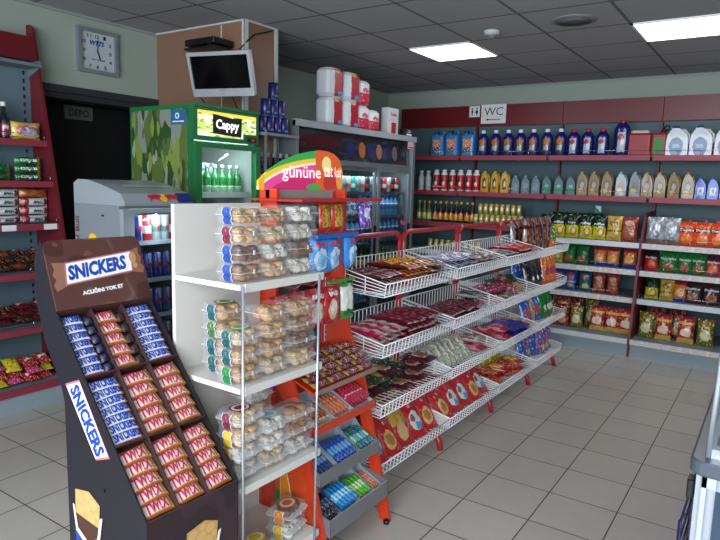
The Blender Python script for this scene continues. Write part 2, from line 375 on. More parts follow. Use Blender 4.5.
# ================================================================== BACK WALL SHELVING
m_rdark=mat('dark_red_shelf_enamel','#6b1f2c',.5,var=.03); m_fred=mat('red_price_rail','#8c3040',.5,var=.05); m_fwhite=mat('pale_price_rail','#c3c8cc',.5,var=.04)
m_panel=mat('grey_green_shelf_back','#4a6068',.6,var=.04,scale=2); m_shelf=mat('grey_shelf_board','#76828a',.5,var=.04); m_hdr=mat('red_header_enamel','#640c18',.4,var=.04,scale=2); m_kick=mat('grey_kick_plate','#8d9aa2',.5,var=.03)
m_tick=pk('price_tickets','#b9bfc4',[('n',14,.56,'#d9a07a'),('n',22,.6,'#eef0f2')],.5,0)
XB=[-4.06,-3.03,-2.04,-1.055,-.05]
where=['far left behind the glass fridge','behind the first gondola hoops','in the middle of the back wall','at the right end of the back wall']
for i in range(4):
    a,b=XB[i]+.012,XB[i+1]-.012; w=b-a
    r=empty('shelving_unit',(a,6.93,0),0,'red and grey shelving unit '+where[i],'shelving','back wall shelving units')
    MB().b2((0,-.012,.1),(w,.0,2.24)).build('back_panel',m_panel,r)
    mb=MB(); mb.b2((-.009,-.05,2.25),(w+.009,-.02,2.485)); mb.build('header_panel',m_hdr,r)
    lv=[(1.885,6.45,1),(1.49,6.45,1)]+([(1.06,6.3,0),(.80,6.3,0),(.53,6.3,0)] if i>1 else [(1.135,6.35,1),(.82,6.3,0),(.5,6.3,0)])
    for z,yf,red in lv:
        s=MB().b2((0,yf-6.93,z-.03),(w,-.013,z)).build('shelf',m_shelf,r)
        MB().b2((0,yf-6.93-.012,z-.045),(w,yf-6.93-.0005,z+.005)).build('price_rail',m_fred if red else (m_tick if (i,z) in ((2,.8),(2,.53),(3,1.06),(3,.8)) else m_fwhite),s)
        mb=MB(); yy=yf-6.93+.01
        mb.tube([(.01,yy,z+.001),(.01,yy,z+.05)],.0025,0,4); mb.tube([(.01,yy,z+.05),(w-.01,yy,z+.05)],.0025,0,4)
        for k in range(1,6): mb.tube([(.01+(w-.02)*k/5,yy,z+.001),(.01+(w-.02)*k/5,yy,z+.05)],.0025,0,4)
        mb.build('guard_rail',M_chrome,s)
    s=MB().b2((0,6.12-6.93,.12),(w,-.013,.16)).build('shelf',m_shelf,r)
    MB().b2((0,6.105-6.93,.125),(w,6.12-6.93-.0005,.172)).build('price_rail',m_tick if i==3 else m_fwhite,s)
    MB().b2((0,6.14-6.93,0),(w,6.15-6.93,.12)).build('kick_plate',m_kick,r)
for i,x in enumerate(XB):
    mb=MB(); t=.010
    if i<3: mb.b2((x-t,6.86,.0),(x+t,6.925,1.36))
    else: mb.prism([(6.925,0),(6.13,0),(6.13,.16),(6.24,.8),(6.30,1.07),(6.42,1.31),(6.46,1.34),(6.925,1.36)],'x',x-t,x+t)
    for k in range(1): mb.b2((x-t,6.86,1.36),(x+t,6.925,2.24))
    mb.b2((x-t,6.46,1.87),(x+t,6.86,1.89)); mb.b2((x-t,6.46,1.475),(x+t,6.86,1.495))
    o=mb.build('shelf_upright',m_rdark); tag(o,'dark red upright panel '+['at the far left end','left of the middle','behind the wire gondola','between the two crisp displays','at the far right end'][i]+' of the back shelving','shelf upright','back wall uprights')
# ------------------------------------------------------------------ bottle prototypes
def bottle(key,r,h,body,cap,d=1,neck=.3,shoulder=.68,capn='cap',capr=None,n=14,handle=None):
    k=('bt',key)
    if k in BG: return BG[k]
    nr=r*neck
    p=[(r*.9,0),(r,.01),(r,h*shoulder*.95),(r*.93,h*shoulder),(r*.6,h*(shoulder+.1)),(nr,h*(shoulder+.17)),(nr,h*.92)]
    mb=MB(); mb.lathe(p,0,n,sq=(1,d))
    if handle: mb.tube([(r*.2,0,h*.88),(r*.75,0,h*.93),(r*1.0,0,h*.85),(r*.98,0,h*.66)],r*.16,0,6)
    c=MB(); cr=capr or nr*1.25; c.lathe([(cr,h*.88),(cr,h*.99),(cr*.85,h)],0,12,sq=(1,1))
    BG[k]=('bottle',mb.mesh(key,[body]),[(capn,c.mesh(key+'_cap',[cap]))]); return BG[k]
def jerry(key,w,d,h,body,cap,label=None,loop=True,cx=-.25):
    k=('jr',key)
    if k in BG: return BG[k]
    mb=MB(); bh=h*.84; mb.rbox((0,0,bh/2),(w,d,bh),min(w,d)*.22,0)
    if loop: mb.tube([(-w*.12,0,bh*.99),(-w*.05,0,h*.97),(w*.25,0,h),(w*.38,0,h*.95),(w*.4,0,bh*.98)],w*.055,0,6)
    mb.lathe([(w*.13,bh*.98),(w*.13,h*.9)],0,12,c=(w*cx,0,0))
    c=MB(); c.lathe([(w*.15,h*.89),(w*.15,h*.985),(w*.12,h)],0,12,c=(w*cx,0,0))
    kids=[('cap',c.mesh(key+'_cap',[cap]))]
    if label: 
        l=MB(); l.quad([(-w*.32,-d/2-.002,bh*.14),(w*.32,-d/2-.002,bh*.14),(w*.32,-d/2-.002,bh*.8),(-w*.32,-d/2-.002,bh*.8)]); kids.append(('label_sticker',l.mesh(key+'_label',[label])))
    BG[k]=('jerry_can' if cap is not WHITE else 'jug',mb.mesh(key,[body]),kids); return BG[k]
def oil(key,w,d,h,body,cap,handle=True,neck=-.12):
    """slanted-shoulder oil bottle silhouette with side grip"""
    k=('oil',key)
    if k in BG: return BG[k]
    P=[(-.5,0),(.5,0),(.5,.42),(.47,.60),(.40,.72),(.22,.84),(.04+neck*0,.92),(-.26,.92),(-.34,.82),(-.46,.70),(-.5,.5)]
    mb=MB(); mb.prism([(x*w,z*h) for x,z in P],'y',-d/2,d/2)
    if handle: 
        mb.tube([(w*.02,0,h*.86),(w*.30,0,h*.86),(w*.5,0,h*.7),(w*.53,0,h*.5),(w*.49,0,h*.42)],w*.07,0,6)
    c=MB(); c.lathe([(w*.15,h*.9),(w*.15,h*.985),(w*.12,h)],0,12,c=(-w*.11,0,0))
    BG[k]=('oil_bottle',mb.mesh(key,[body]),[('cap',c.mesh(key+'_cap',[cap]))]); return BG[k]
def cap_(n,c): return mat('cap_'+n,c,.4,var=0)
CW=cap_('white','#dcdfe0'); CR=cap_('red','#b01722'); CB=cap_('navy','#1a2c7a'); CK=cap_('black','#121214'); CG=cap_('gold','#b8892c'); CS=cap_('silver','#a7b0b4'); CBL=cap_('bright_blue','#2f6fd0')
lb_or=pk('screenwash_label','#c7682a',[('b',0,.42,'#2b333c'),('n',9,.58,'#d8dcdf')],.4,0)
b_wash=pk('dark_blue_washer_fluid','#0d1868',[('r',.5,.42,.36,.30,'#2a3240'),('e',.5,.58,.26,.13,'#b0602c'),('r',.5,.34,.2,.1,'#8a939b')],.25)
b_wash2=pk('blue_white_label_fluid','#0c1660',[('r',.54,.42,.24,.30,'#a8aeb8'),('e',.5,.58,.2,.1,'#a03040')],.25)
b_wht=pk('white_blue_jug','#b4b9c2',[('e',.46,.32,.32,.36,'#123c80'),('e',.45,.36,.18,.08,'#4f90a8')],.3)
b_red=pk('red_white_bottle','#c01a28',[('b',0,.08,'#d8d8d8'),('b',.82,1,'#d8dad8'),('e',.5,.55,.3,.13,'#40201e'),('e',.55,.38,.2,.1,'#e0c8b0')],.3)
b_yel=pk('yellow_oil_bottle','#c49410',[('e',.45,.45,.22,.3,'#2b2b28'),('e',.5,.42,.12,.16,'#d6d6cc'),('e',.6,.25,.12,.08,'#b02a20')],.3)
b_gry=pk('grey_oil_bottle','#5e7680',[('r',.5,.4,.28,.24,'#7d8f98'),('n',8,.6,'#4b5c64')],.3)
b_grn=pk('grey_green_oil_bottle','#4f6f72',[('e',.5,.35,.32,.24,'#2f8a5c'),('r',.5,.5,.2,.08,'#8fa8a4')],.3)
b_gld=pk('gold_oil_bottle','#7c5c22',[('e',.5,.48,.3,.24,'#4a4638'),('e',.5,.48,.2,.14,'#989484'),('d',-1.2,-.1,'#a9802c') if 0 else ('e',.4,.24,.25,.1,'#b89422')],.28)
b_sil=pk('silver_oil_bottle','#748488',[('e',.5,.45,.3,.2,'#5b6a70'),('e',.4,.25,.3,.12,'#c8a848'),('e',.6,.6,.2,.08,'#b05048')],.28)
b_blu=pk('blue_oil_bottle','#1a56c0',[('r',.5,.4,.28,.2,'#b8d0ec'),('e',.5,.42,.14,.1,'#c04848')],.28)
m_lblue=pk('pale_blue_jug_plastic','#2f78b8',[],.3)
P1=jerry('light_blue_jug',.155,.12,.29,m_lblue,CB,lb_or,True); P1=('jug',)+P1[1:]
P2=bottle('washer_bottle',.062,.285,b_wash,CW,.8,.32,.74)
P3=bottle('washer_bottle_red_cap',.064,.275,b_wash2,CR,.8,.36,.76)
P4=bottle('large_blue_bottle',.075,.35,b_wash2,CR,.75,.3,.8)
P5=jerry('wide_red_can',.235,.16,.265,mat('red_can_plastic','#8f0f17',.4),WHITE,None,False,0); 
P5=('jerry_can',P5[1],[('rim',MB().rbox((0,0,.235),(.17,.1,.03),.02).mesh('can_rim',[mat('can_rim_white','#b9a9a8',.5)]))])
P6=jerry('red_fuel_can',.145,.13,.255,mat('red_can_plastic','#8f0f17',.4),CK,mat('green_can_label','#2f7a34',.5),False,.2)
_p=MB().tube([(.02,0,.255),(.05,0,.29),(.075,0,.285),(.07,0,.25),(.04,0,.245)],.008).mesh('spout',[M_blk]); P6=('fuel_can',P6[1],P6[2]+[('spout',_p)])
P7=oil('white_blue_jug',.185,.11,.28,b_wht,CB)
def row(lst,proto,z,y,labels,cat,group,sc=1,rj=4):
    for i,x in enumerate(lst):
        place(proto,T(x,y+rnd(-.006,.006),z+.001,0,0,R(rnd(-rj,rj))),labels(i) if callable(labels) else labels,cat,group)
top='on the top back shelf'
YS=6.60
row([-3.371,-3.191,-2.992],P1,1.885,YS,lambda i:'pale blue washer fluid jug with handle, %s from the left end of the top shelf'%ORD[i],'jug','pale blue jugs on the top shelf')
row([-2.822,-2.674,-2.53,-2.395,-2.251,-2.106,-1.964],P2,1.885,YS,lambda i:'dark blue bottle with white cap and orange label, %s from the left on the top shelf'%ORD[i],'bottle','white capped blue bottles on the top shelf')
row([-1.831,-1.691,-1.544],P3,1.885,YS,lambda i:'dark blue bottle with red cap and white label, %s from the left on the top shelf'%ORD[i],'bottle','red capped blue bottles on the top shelf')
place(P4,T(-1.364,YS,1.886),'tall large blue bottle with red cap beside the red can','bottle')
place(P5,T(-1.205,YS+.06,1.886),'wide red plastic can with pale rim on the top shelf','can')
place(P6,T(-1.02,YS,1.886),'small red fuel can with green label and black spout','fuel can')
row([-.865,-.665,-.46],P7,1.885,YS,lambda i:'white jug with blue label and side grip, %s from the red fuel can'%ORD[i],'jug','white and blue jugs on the top shelf')
O_y=oil('yellow_oil',.092,.06,.235,b_yel,cap_('yellow','#d8a818')); O_gy=oil('grey_oil',.088,.06,.19,b_gry,CS,False); O_gn=oil('green_grey_oil',.09,.06,.195,b_grn,cap_('greygreen','#5d7a78'),False)
O_gd=oil('gold_oil',.1,.06,.245,b_gld,CG); O_si=oil('silver_oil',.1,.06,.245,b_sil,CS); O_bl=oil('blue_oil',.088,.06,.2,b_blu,CBL,False)
B_w=bottle('white_slim',.035,.23,mat('white_bottle','#b7c2c2',.35),CW,1,.5,.7); B_r=bottle('red_bottle',.04,.245,b_red,CW,1,.5,.8)
s2='on the second shelf'
row([-3.588,-3.493],B_w,1.49,YS,lambda i:'slim white bottle on the second shelf, %s from the glass fridge'%ORD[i],'bottle','slim white bottles on the second shelf')
row([-3.387,-3.283,-3.18,-3.078,-2.973,-2.881],B_r,1.49,YS,lambda i:'red bottle with white shoulders and cap, %s from the left on the second shelf'%ORD[i],'bottle','red bottles on the second shelf')
row([-2.772,-2.653,-2.537],O_y,1.49,YS,lambda i:'yellow oil bottle with dark swoosh label, %s from the left'%ORD[i],'oil bottle','yellow oil bottles')
row([-2.412,-2.3,-2.19],O_gy,1.49,YS,lambda i:'plain dark grey oil bottle, %s from the yellow ones'%ORD[i],'oil bottle','grey oil bottles')
row([-2.072,-1.945,-1.821],O_gn,1.49,YS,lambda i:'grey oil bottle with green label, %s from the left'%ORD[i],'oil bottle','green labelled oil bottles')
row([-1.71,-1.591,-1.465],O_gd,1.49,YS,lambda i:'gold oil bottle left of the silver ones, %s from the left'%ORD[i],'oil bottle','gold oil bottles left of the silver pair')
row([-1.332,-1.202],O_si,1.49,YS,lambda i:'%s silver oil bottle of the pair between the gold ones'%['left','right'][i],'oil bottle','silver oil bottles')
row([-1.093,-.978,-.856,-.738],O_gd,1.49,YS,lambda i:'gold oil bottle right of the silver pair, %s from the silver bottles'%ORD[i],'oil bottle','gold oil bottles right of the silver pair')
row([-.63,-.532,-.43],O_bl,1.49,YS,lambda i:'small bright blue oil bottle, %s from the gold bottles'%ORD[i],'oil bottle','blue oil bottles')
# third shelf left: wine and cans
w_g=pk('green_glass_label','#55652c',[('b',.12,.45,'#c8c87a')],.15,.5); w_k=pk('dark_glass_label','#0d0c0c',[('b',.12,.42,'#d08f22'),('b',.42,.5,'#b03020')],.15,.5)
W_g=bottle('green_wine',.027,.235,w_g,cap_('lime','#a8b040'),1,.42,.55); W_k=bottle('dark_sauce',.029,.235,w_k,cap_('amber','#c0a040'),1,.42,.58)
row([-3.544,-3.478,-3.412],W_g,1.135,6.5,lambda i:'green glass bottle with pale label, %s from the glass fridge'%ORD[i],'bottle','green glass bottles')
row([-3.333,-3.268,-3.192,-3.128,-3.066,-3.004,-2.93,-2.869],W_k,1.135,6.5,lambda i:'dark bottle with amber label, %s from the left in the row above the hoops'%ORD[i],'bottle','dark bottles with amber labels')
can_y=pk('pale_yellow_can','#a89c58',[('b',.3,.6,'#9aa05a'),('e',.5,.5,.3,.2,'#e8e0b0')],.3,.2,.3); can_b=pk('dusky_blue_can','#3b4470',[('b',.3,.7,'#6a5e98')],.3,.2,.3)
cy=cyl('pale_can',.028,.115,[can_y]); cb=cyl('blue_small_can',.028,.11,[can_b])
for i in range(9): put(cy,'can','pale yellow can in the bottom row, %s from the dark bottles'%ORD[i],'can','bottom row of pale cans',T(-2.80+i*.064,6.46,1.136))
for i in range(8): put(cy,'can','pale yellow can in the upper row, %s from the dark bottles'%ORD[i],'can','upper row of pale cans',T(-2.79+i*.064,6.545,1.252))
for i in range(8): put(cy,'can','pale yellow can behind, under the upper row','can','hidden lower row of pale cans',T(-2.79+i*.064,6.545,1.136))
for i in range(5): put(cb,'can','dusky blue can, %s right of the pale yellow cans'%ORD[i],'can','dusky blue cans',T(-2.33+i*.066+.12,6.46,1.136)) if 0 else put(cb,'can','dusky blue can, %s right of the pale yellow cans'%ORD[i],'can','dusky blue cans',T(-2.22+i*.045*1.4,6.46,1.136)) if i<2 else None
# crisps
def crisp(x,z,w,h,m,label,text=None,y=6.43,tilt=-6,group='crisp packets on the back shelves',seed=None,t=.07):
    put(bag(w,h,t,m,int(abs(x)*100) if seed is None else seed,'tb',text),'crisp_packet',label,'crisp packet',group,T(x,y,z+.003,R(tilt),0,R(rnd(-3,3))))
TW=M_txtw
c_yel=pk('crisp_yellow_green','#b9b91c',[('b',.55,1,'#13241c'),('n',5,.62,'#2c5a2a'),('e',.66,.3,.26,.2,'#b4742a'),('e',.66,.3,.15,.12,'#d8b860')])
c_gold=pk('crisp_gold','#c09a35',[('e',.5,.72,.3,.14,'#7b5a4a'),('b',.36,.42,'#5a3a20'),('n',7,.62,'#d8b860')])
c_brn=pk('crisp_red_brown','#8e2a2c',[('e',.5,.4,.4,.34,'#a05a3c'),('e',.5,.74,.3,.1,'#c8b0a0'),('n',8,.6,'#b4643c')])
c_sil=pk('crisp_silver','#9a9ca2',[('n',6,.55,'#c6c8cc'),('b',0,.14,'#8a6a58'),('e',.6,.32,.2,.12,'#747880')],.25,.3,.3)
c_org=pk('crisp_orange','#cf4418',[('e',.5,.28,.34,.2,'#e0742a'),('b',.58,.72,'#3a1812'),('n',7,.64,'#e88a3c')])
c_grn=pk('crisp_green','#1b6a2c',[('e',.5,.26,.3,.18,'#a8522c'),('n',8,.66,'#2f8a48')]); c_rb=pk('crisp_red_black','#b51c26',[('b',.6,1,'#1c1416'),('e',.6,.3,.3,.2,'#d8583c')])
c_tom=pk('crisp_orange_blue','#c46c2c',[('b',0,.2,'#1c3c96'),('e',.5,.45,.36,.2,'#dca050'),('b',.82,1,'#8a2430')]); c_blu=pk('crisp_blue','#1c4c9c',[('e',.5,.72,.36,.16,'#b83a34'),('b',.38,.44,'#9cc4e0'),('e',.62,.22,.26,.12,'#c8a860')])
c_teal=pk('crisp_teal','#1d4f6a',[('e',.5,.75,.36,.14,'#9a4a34'),('e',.6,.26,.3,.14,'#c8b878'),('n',7,.6,'#3a7a84')]); c_dbr=pk('crisp_dark_brown','#3a2222',[('e',.5,.3,.34,.2,'#94583c'),('n',8,.66,'#5a3836')])
c_pnk=pk('crisp_pink','#a8304c',[('e',.5,.32,.34,.24,'#cc6a3a'),('b',.7,1,'#4a2030')]); c_mix=pk('snack_maroon','#8a1f30',[('n',5,.52,'#3f2024'),('n',7,.58,'#b9843a'),('e',.5,.28,.36,.16,'#caa068'),('e',.55,.5,.26,.1,'#d8c8b8')])
c_mixr=pk('snack_red_gold','#9c1e34',[('b',0,.2,'#caa04a'),('n',9,.6,'#c0a060'),('e',.5,.42,.34,.16,'#d8c0a8'),('b',.72,.8,'#d8a838')]); c_mixg=pk('snack_green_gold','#4c6a24',[('n',6,.55,'#a03a2c'),('n',8,.6,'#d0c060'),('e',.5,.4,.3,.2,'#c8c0a0')])
rf=lambda s,v=.66,w=.8,h=.11: (s,.5,v,w,h,TW,.03)
g3='crisp packets on the third shelf'
for i,x in enumerate([-2.0,-1.87,-1.735,-1.6,-1.47]): crisp(x,1.06,.128,.23,c_yel,'yellow and black-green crisp packet, %s from the left end of the third shelf'%ORD[i],rf('ruffles') if i%4!=2 else rf('Lays',.66,.6),group=g3)
for i,x in enumerate([-1.93,-1.8,-1.66,-1.53]): crisp(x,1.06,.125,.25,c_yel,'dark topped yellow crisp packet behind the front row, %s from the left'%ORD[i],rf('ruffles',.86,.8,.08),y=6.58,group='second row of crisp packets on the third shelf')
crisp(-1.331,1.06,.14,.24,c_gold,'gold crisp packet between the yellow and the red brown ones',group=g3); crisp(-1.19,1.06,.15,.24,c_brn,'red brown crisp packet nearest the dark red upright',group=g3)
for i,x in enumerate([-.965,-.825]): crisp(x,1.06,.15,.25,c_sil,'silver grey crisp packet, %s of the pair right of the upright'%['left','right'][i],group=g3)
for i,x in enumerate([-.69,-.56,-.435]): crisp(x,1.06,.15,.22,c_org,'orange crisp packet lettered in white, %s from the silver pair'%ORD[i],rf('Doritos'),group=g3)
hang=mat('pale_hang_clip','#a8c4c0',.4); 
for i,(x,c_) in enumerate(((-.965,hang),(-.845,hang),(-.69,mat('red_clip','#c02a48',.4)),(-.56,mat('red_clip','#c02a48',.4)),(-.46,mat('red_clip','#c02a48',.4)))):
    mb=MB(); mb.rbox((0,0,.02),(.035,.01,.04),.004,0); mb.b2((-.006,-.004,.04),(.006,.004,.055)); tag(mb.build('price_clip',c_,None,(x,6.60,1.262 if i<2 else 1.245)),'%s plastic clip above the crisps right of the upright, %s from the left'%('pale' if i<2 else 'red',ORD[i if i<2 else i-2]),'clip','clips above the crisps')
    tag(MB().tube([(0,0,0),(0,.31,.0)],.002,0,4).build('clip_wire',M_chrome,None,(x,6.607,1.318 if i<2 else 1.301)),'thin wire holding the %s clip %s from the left above the crisps'%('pale' if i<2 else 'red',ORD[i if i<2 else i-2]),'wire','clip wires')
tag(MB().rbox((0,0,.035),(.07,.02,.07),.01).build('card_clip',pk('teal_white_clip','#2f6a62',[('d',1,1.1,'#c0d4d0')],.4),None,(-1.53,6.56,1.322)),'teal and white card clip standing above the yellow crisps','clip')
g4='crisp packets on the fourth shelf'
for i,(x,m_,l) in enumerate([(-1.868,c_yel,'yellow green crisp packet at the left of the fourth shelf'),(-1.74,c_grn,'dark green crisp packet beside the yellow green one'),(-1.61,c_grn,'dark green crisp packet left of the orange blue ones'),(-1.441,c_tom,'orange crisp packet with blue foot next to the green ones'),(-1.319,c_tom,'orange crisp packet with blue foot in the middle of the fourth shelf'),(-1.162,c_tom,'orange crisp packet with blue foot nearest the upright'),(-.97,c_rb,'red packet with black top right of the upright'),(-.82,c_grn,'wide green crisp packet lettered in white'),(-.68,c_grn,'green crisp packet right of the wide green one'),(-.57,c_grn,'green crisp packet left of the pink one'),(-.45,c_pnk,'pink and orange crisp packet on the fourth shelf')]):
    crisp(x,.80,.17 if i==7 else .125,.19,m_,l,rf('Doritos') if i>5 else None,group=g4,y=6.42)
g5='crisp packets on the fifth shelf'
for i,(x,m_,l) in enumerate([(-1.96,c_blu,'blue crisp packet with red badge, leftmost on the fifth shelf'),(-1.837,c_blu,'blue crisp packet with red badge, second on the fifth shelf'),(-1.714,c_blu,'blue crisp packet with red badge left of the teal one'),(-1.565,c_teal,'teal crisp packet on the fifth shelf'),(-1.429,c_brn,'red crisp packet right of the teal one'),(-1.296,c_brn,'red crisp packet at the end of the fifth shelf'),(-.943,c_yel,'yellow crisp packet below the red and black one'),(-.814,c_gold,'gold crisp packet right of the yellow one'),(-.70,c_tom,'slim orange and blue packet beside the dark brown ones'),(-.59,c_dbr,'dark brown crisp packet, left one of two'),(-.44,c_dbr,'dark brown crisp packet, right one of two')]):
    crisp(x,.53,.15 if i>8 else .12,.195,m_,l,rf('Doritos',.7) if i>8 else None,group=g5,y=6.42)
g6='snack bags on the base shelf'
for i,(x,m_,l) in enumerate([(-2.0,c_mixg,'green and gold snack bag, leftmost on the base shelf'),(-1.87,c_mix,'maroon snack bag second from the left on the base shelf'),(-1.74,c_mix,'maroon snack bag third from the left on the base shelf'),(-1.6,c_mixg,'green and gold snack bag left of the tall red ones'),(-1.4,c_mixr,'tall red and gold snack bag, first right of the green one'),(-1.26,c_mixr,'tall red and gold snack bag, second right of the green one'),(-1.13,c_mixr,'tall red and gold snack bag nearest the upright'),(-.95,c_mixg,'green gold snack bag right of the upright'),(-.8,c_mixr,'large red snack bag at the right, left one of two'),(-.61,c_mixr,'large red snack bag at the right, right one of two'),(-.45,c_mixg,'green gold snack bag at the right end')]):
    crisp(x,.16,.14 if i>3 else .125,.25 if i>3 else .22,m_,l,None,group=g6,y=6.34,t=.07)
for i,(x,m_) in enumerate([(-1.93,c_mix),(-1.79,c_mixr),(-1.66,c_mix),(-1.5,c_mixg),(-.88,c_mix),(-.71,c_mix)]):
    crisp(x,.16,.13,.27,m_,'snack bag in the back row of the base shelf, %s from the left'%ORD[i],None,group='back row of snack bags on the base shelf',y=6.50,t=.06)
for i in range(9): put(cy,'can','pale can on the shelf below the wine bottles, %s from the left'%ORD[i],'can','pale cans below the wine shelf',T(-3.35+i*.075,6.45,.821))
# toilet signs on the header
mb=MB(); mb.b2((-.065,-.006,0),(.065,0,.125),0)
for s in (-1,1): 
    mb.lathe([(.001,-.010),(.010,-.004),(.010,.004),(.001,.010)],1,10,c=(s*.028,-.008,.092)); mb.prism([(s*.028-.012,.075),(s*.028+.012,.075),(s*.028+(.018 if s>0 else .010),.045),(s*.028+.006,.045),(s*.028+.006,.02),(s*.028-.006,.02),(s*.028-.006,.045),(s*.028-(.018 if s>0 else .010),.045)],'y',-.008,-.0065,1)
tag(mb.build('toilet_pictogram_sign',[M_card,M_txtk],None,(-3.07,6.879,2.355)),'small white sign with man and woman figures beside the WC sign','sign')
mb=MB(); mb.b2((-.15,-.006,0),(.15,0,.215),0); mb.text('WC',.225,.09,1,T(0,-.0075,.135),.0); mb.prism([(-.09,.045),(-.06,.058),(-.06,.049),(.09,.049),(.09,.041),(-.06,.041),(-.06,.032)],'y',-.008,-.0065,1)
tag(mb.build('toilet_sign',[M_card,M_txtk],None,(-2.835,6.879,2.275)),'white paper sign reading WC with an arrow on the red header','sign')
# ================================================================== TALL GLASS FRIDGE
m_al=mat('brushed_fridge_frame','#7f878c',.4,.5,var=.04); m_int=mat('dark_fridge_lining','#39464b',.6); m_fgl=glass('fridge_glass','#9fb4bc',.07)
f=empty('display_fridge',(-3.2,3.80,0),R(90),'wide grey three door glass drinks fridge beside the laminate pillar','fridge')
W=1.93;D=.72
mb=MB(); mb.b2((0,0,.0),(.045,D,2.03)); mb.b2((W-.045,0,0),(W,D,2.03)); mb.b2((.045,D-.03,.15),(W-.045,D,2.03)); mb.b2((.045,.03,0),(W-.045,D-.03,.15)); mb.b2((.045,.0,1.99),(W-.045,D-.03,2.03)); mb.b2((.045,.02,1.70),(W-.045,D-.03,1.745)); mb.build('cabinet',m_al,f)
MB().b2((.05,D-.036,.16),(W-.05,D-.031,1.69)).build('back_lining',m_int,f)
band=pk('painted_reflections','#20262a',[('r',.17,.62,.14,.22,'#4a1620'),('n',3,.6,'#2c3a48'),('e',.42,.45,.035,.3,'#1d2c5e'),('e',.52,.45,.03,.3,'#a8603c'),('e',.6,.45,.03,.3,'#24305e'),('e',.68,.45,.028,.3,'#9a6a5a'),('e',.76,.45,.028,.3,'#24305e'),('e',.84,.45,.025,.3,'#6a5a58')],.12,.6,warp=0,crk=0)  # red patch and bottle ellipses are reflections painted into the dark glass band
MB().quad([(.05,.035,1.745),(W-.05,.035,1.745),(W-.05,.05,1.985),(.05,.05,1.985)]).build('reflection_band',band,f)
mb=MB(); mb.b2((.0,-.012,1.985),(W,.03,2.038)); mb.build('top_rail',mat('pale_top_rail','#b4bcc0',.35,.4),f)
for i in range(3):
    x0=.05+i*.61; x1=x0+.605; y=.03 if i!=1 else .055
    mb=MB(); mb.b2((x0,y-.012,.17),(x0+.035,y+.008,1.70)); mb.b2((x1-.035,y-.012,.17),(x1,y+.008,1.70)); mb.b2((x0+.035,y-.012,.17),(x1-.035,y+.008,.205)); mb.b2((x0+.035,y-.012,1.665),(x1-.035,y+.008,1.70)); d=mb.build('door',m_al,f)
    MB().quad([(x0+.035,y-.002,.205),(x1-.035,y-.002,.205),(x1-.035,y-.002,1.665),(x0+.035,y-.002,1.665)]).build('glass_pane',m_fgl,d)
    MB().b2((x1-.028,y-.03,.75),(x1-.008,y-.012,1.15)).build('handle',M_blk,d)
    for z_ in (1.16,): MB().rbox((x1-.10,y-.005,z_),(.07,.003,.045),.01).build('sticker',mat('pink_sticker','#c85070',.5),d)
SZ=[1.462,1.222,.985,.70,.42]
for z in SZ:
    mb=MB(); 
    for k in range(12): mb.b2((.05,.10+k*.045,z-.008),(W-.05,.104+k*.045,z-.002))
    for k in range(9): mb.b2((.05+k*(W-.1)/8-.003,.09,z-.012),(.05+k*(W-.1)/8+.003,.62,z-.008))
    mb.b2((.05,.085,z-.014),(W-.05,.092,z+.012)); mb.build('wire_shelf',M_chrome,f)
water=pk('water_bottle_blue','#3f86b8',[('b',.35,.6,'#1c4f96'),('b',.6,.66,'#d4e4ee')],.15,.5); wcap=cap_('water_blue','#2a62b8')
Bw=bottle('water',.033,.225,water,wcap,1,.4,.66)
colab=[pk('fridge_can_'+str(i),c,[('b',.3,.55,c2)],.25,.3,.4) for i,(c,c2) in enumerate([('#8a1f2a','#c8ccd0'),('#7f8a90','#2c7a70'),('#17181a','#a03038'),('#2a8a80','#d0d8d8'),('#9a9ea0','#b0523c')])]
greenb=pk('green_juice_bottle','#3d5c2a',[('b',.3,.6,'#b8b04a')],.2,.4); Bg=bottle('green_juice',.033,.21,greenb,cap_('green','#2c6a34'),1,.4,.66)
for k,x in enumerate([.15+i*.083 for i in range(21)]):
    pass
def fpos(lx,ly,z,x0=-3.2,y0=3.80,rz=0): return T(x0-ly,y0+lx,z,0,0,R(90+rz))
def fr_row(n,x0,dx,z,fn):
    for i in range(n): fn(i,fpos(x0+i*dx,.15,z+.003))
nm=lambda i,what,sh:'%s on the %s fridge shelf, %s from the left'%(what,sh,ORD[i])
fr_row(15,.70,.079,SZ[0],lambda i,M: put(cyl('fcan%d'%((i*3+i//4)%5),.03,.15,[colab[(i*3+i//4)%5]]),'can',nm(i,'coloured drink can','top'),'can','cans on the top fridge shelf',M))
fr_row(5,.13,.1,SZ[0],lambda i,M: put(cyl('fcan2',.03,.15,[colab[2]]),'can',nm(i,'black drink can behind the left fridge door','top'),'can','black cans behind the left fridge door',M))
fr_row(9,1.15,.081,SZ[1],lambda i,M: place(Bw,M,nm(i,'blue water bottle','second'),'bottle','water bottles on the second fridge shelf'))
fr_row(15,.70,.081,SZ[2],lambda i,M: place(Bw,M,nm(i,'blue water bottle','third'),'bottle','water bottles on the third fridge shelf'))
fr_row(15,.70,.081,SZ[3],lambda i,M: place(Bg,M,nm(i,'green juice bottle','fourth'),'bottle','juice bottles on the fourth fridge shelf'))
fr_row(15,.70,.081,SZ[4],lambda i,M: place(Bw,M,nm(i,'blue water bottle','lowest'),'bottle','water bottles on the lowest fridge shelf'))
wpk=bag(.24,.17,.09,pk('water_multipack','#3a78b4',[('n',6,.5,'#c8dce8'),('r',.5,.3,.4,.1,'#d8e4ec')],.2),5,'tb')
for i in range(2): put(wpk,'water_multipack','shrink wrapped blue multipack on the second fridge shelf, %s one'%['left','right'][i],'multipack','multipacks in the fridge',fpos(.80+i*.22*1.15,.20,SZ[1]+.004))
l=bpy.data.lights.new('tall_fridge_lamp','AREA'); l.shape='RECTANGLE'; l.size=.03; l.size_y=1.6; l.energy=7; l.color=(.75,.92,1)
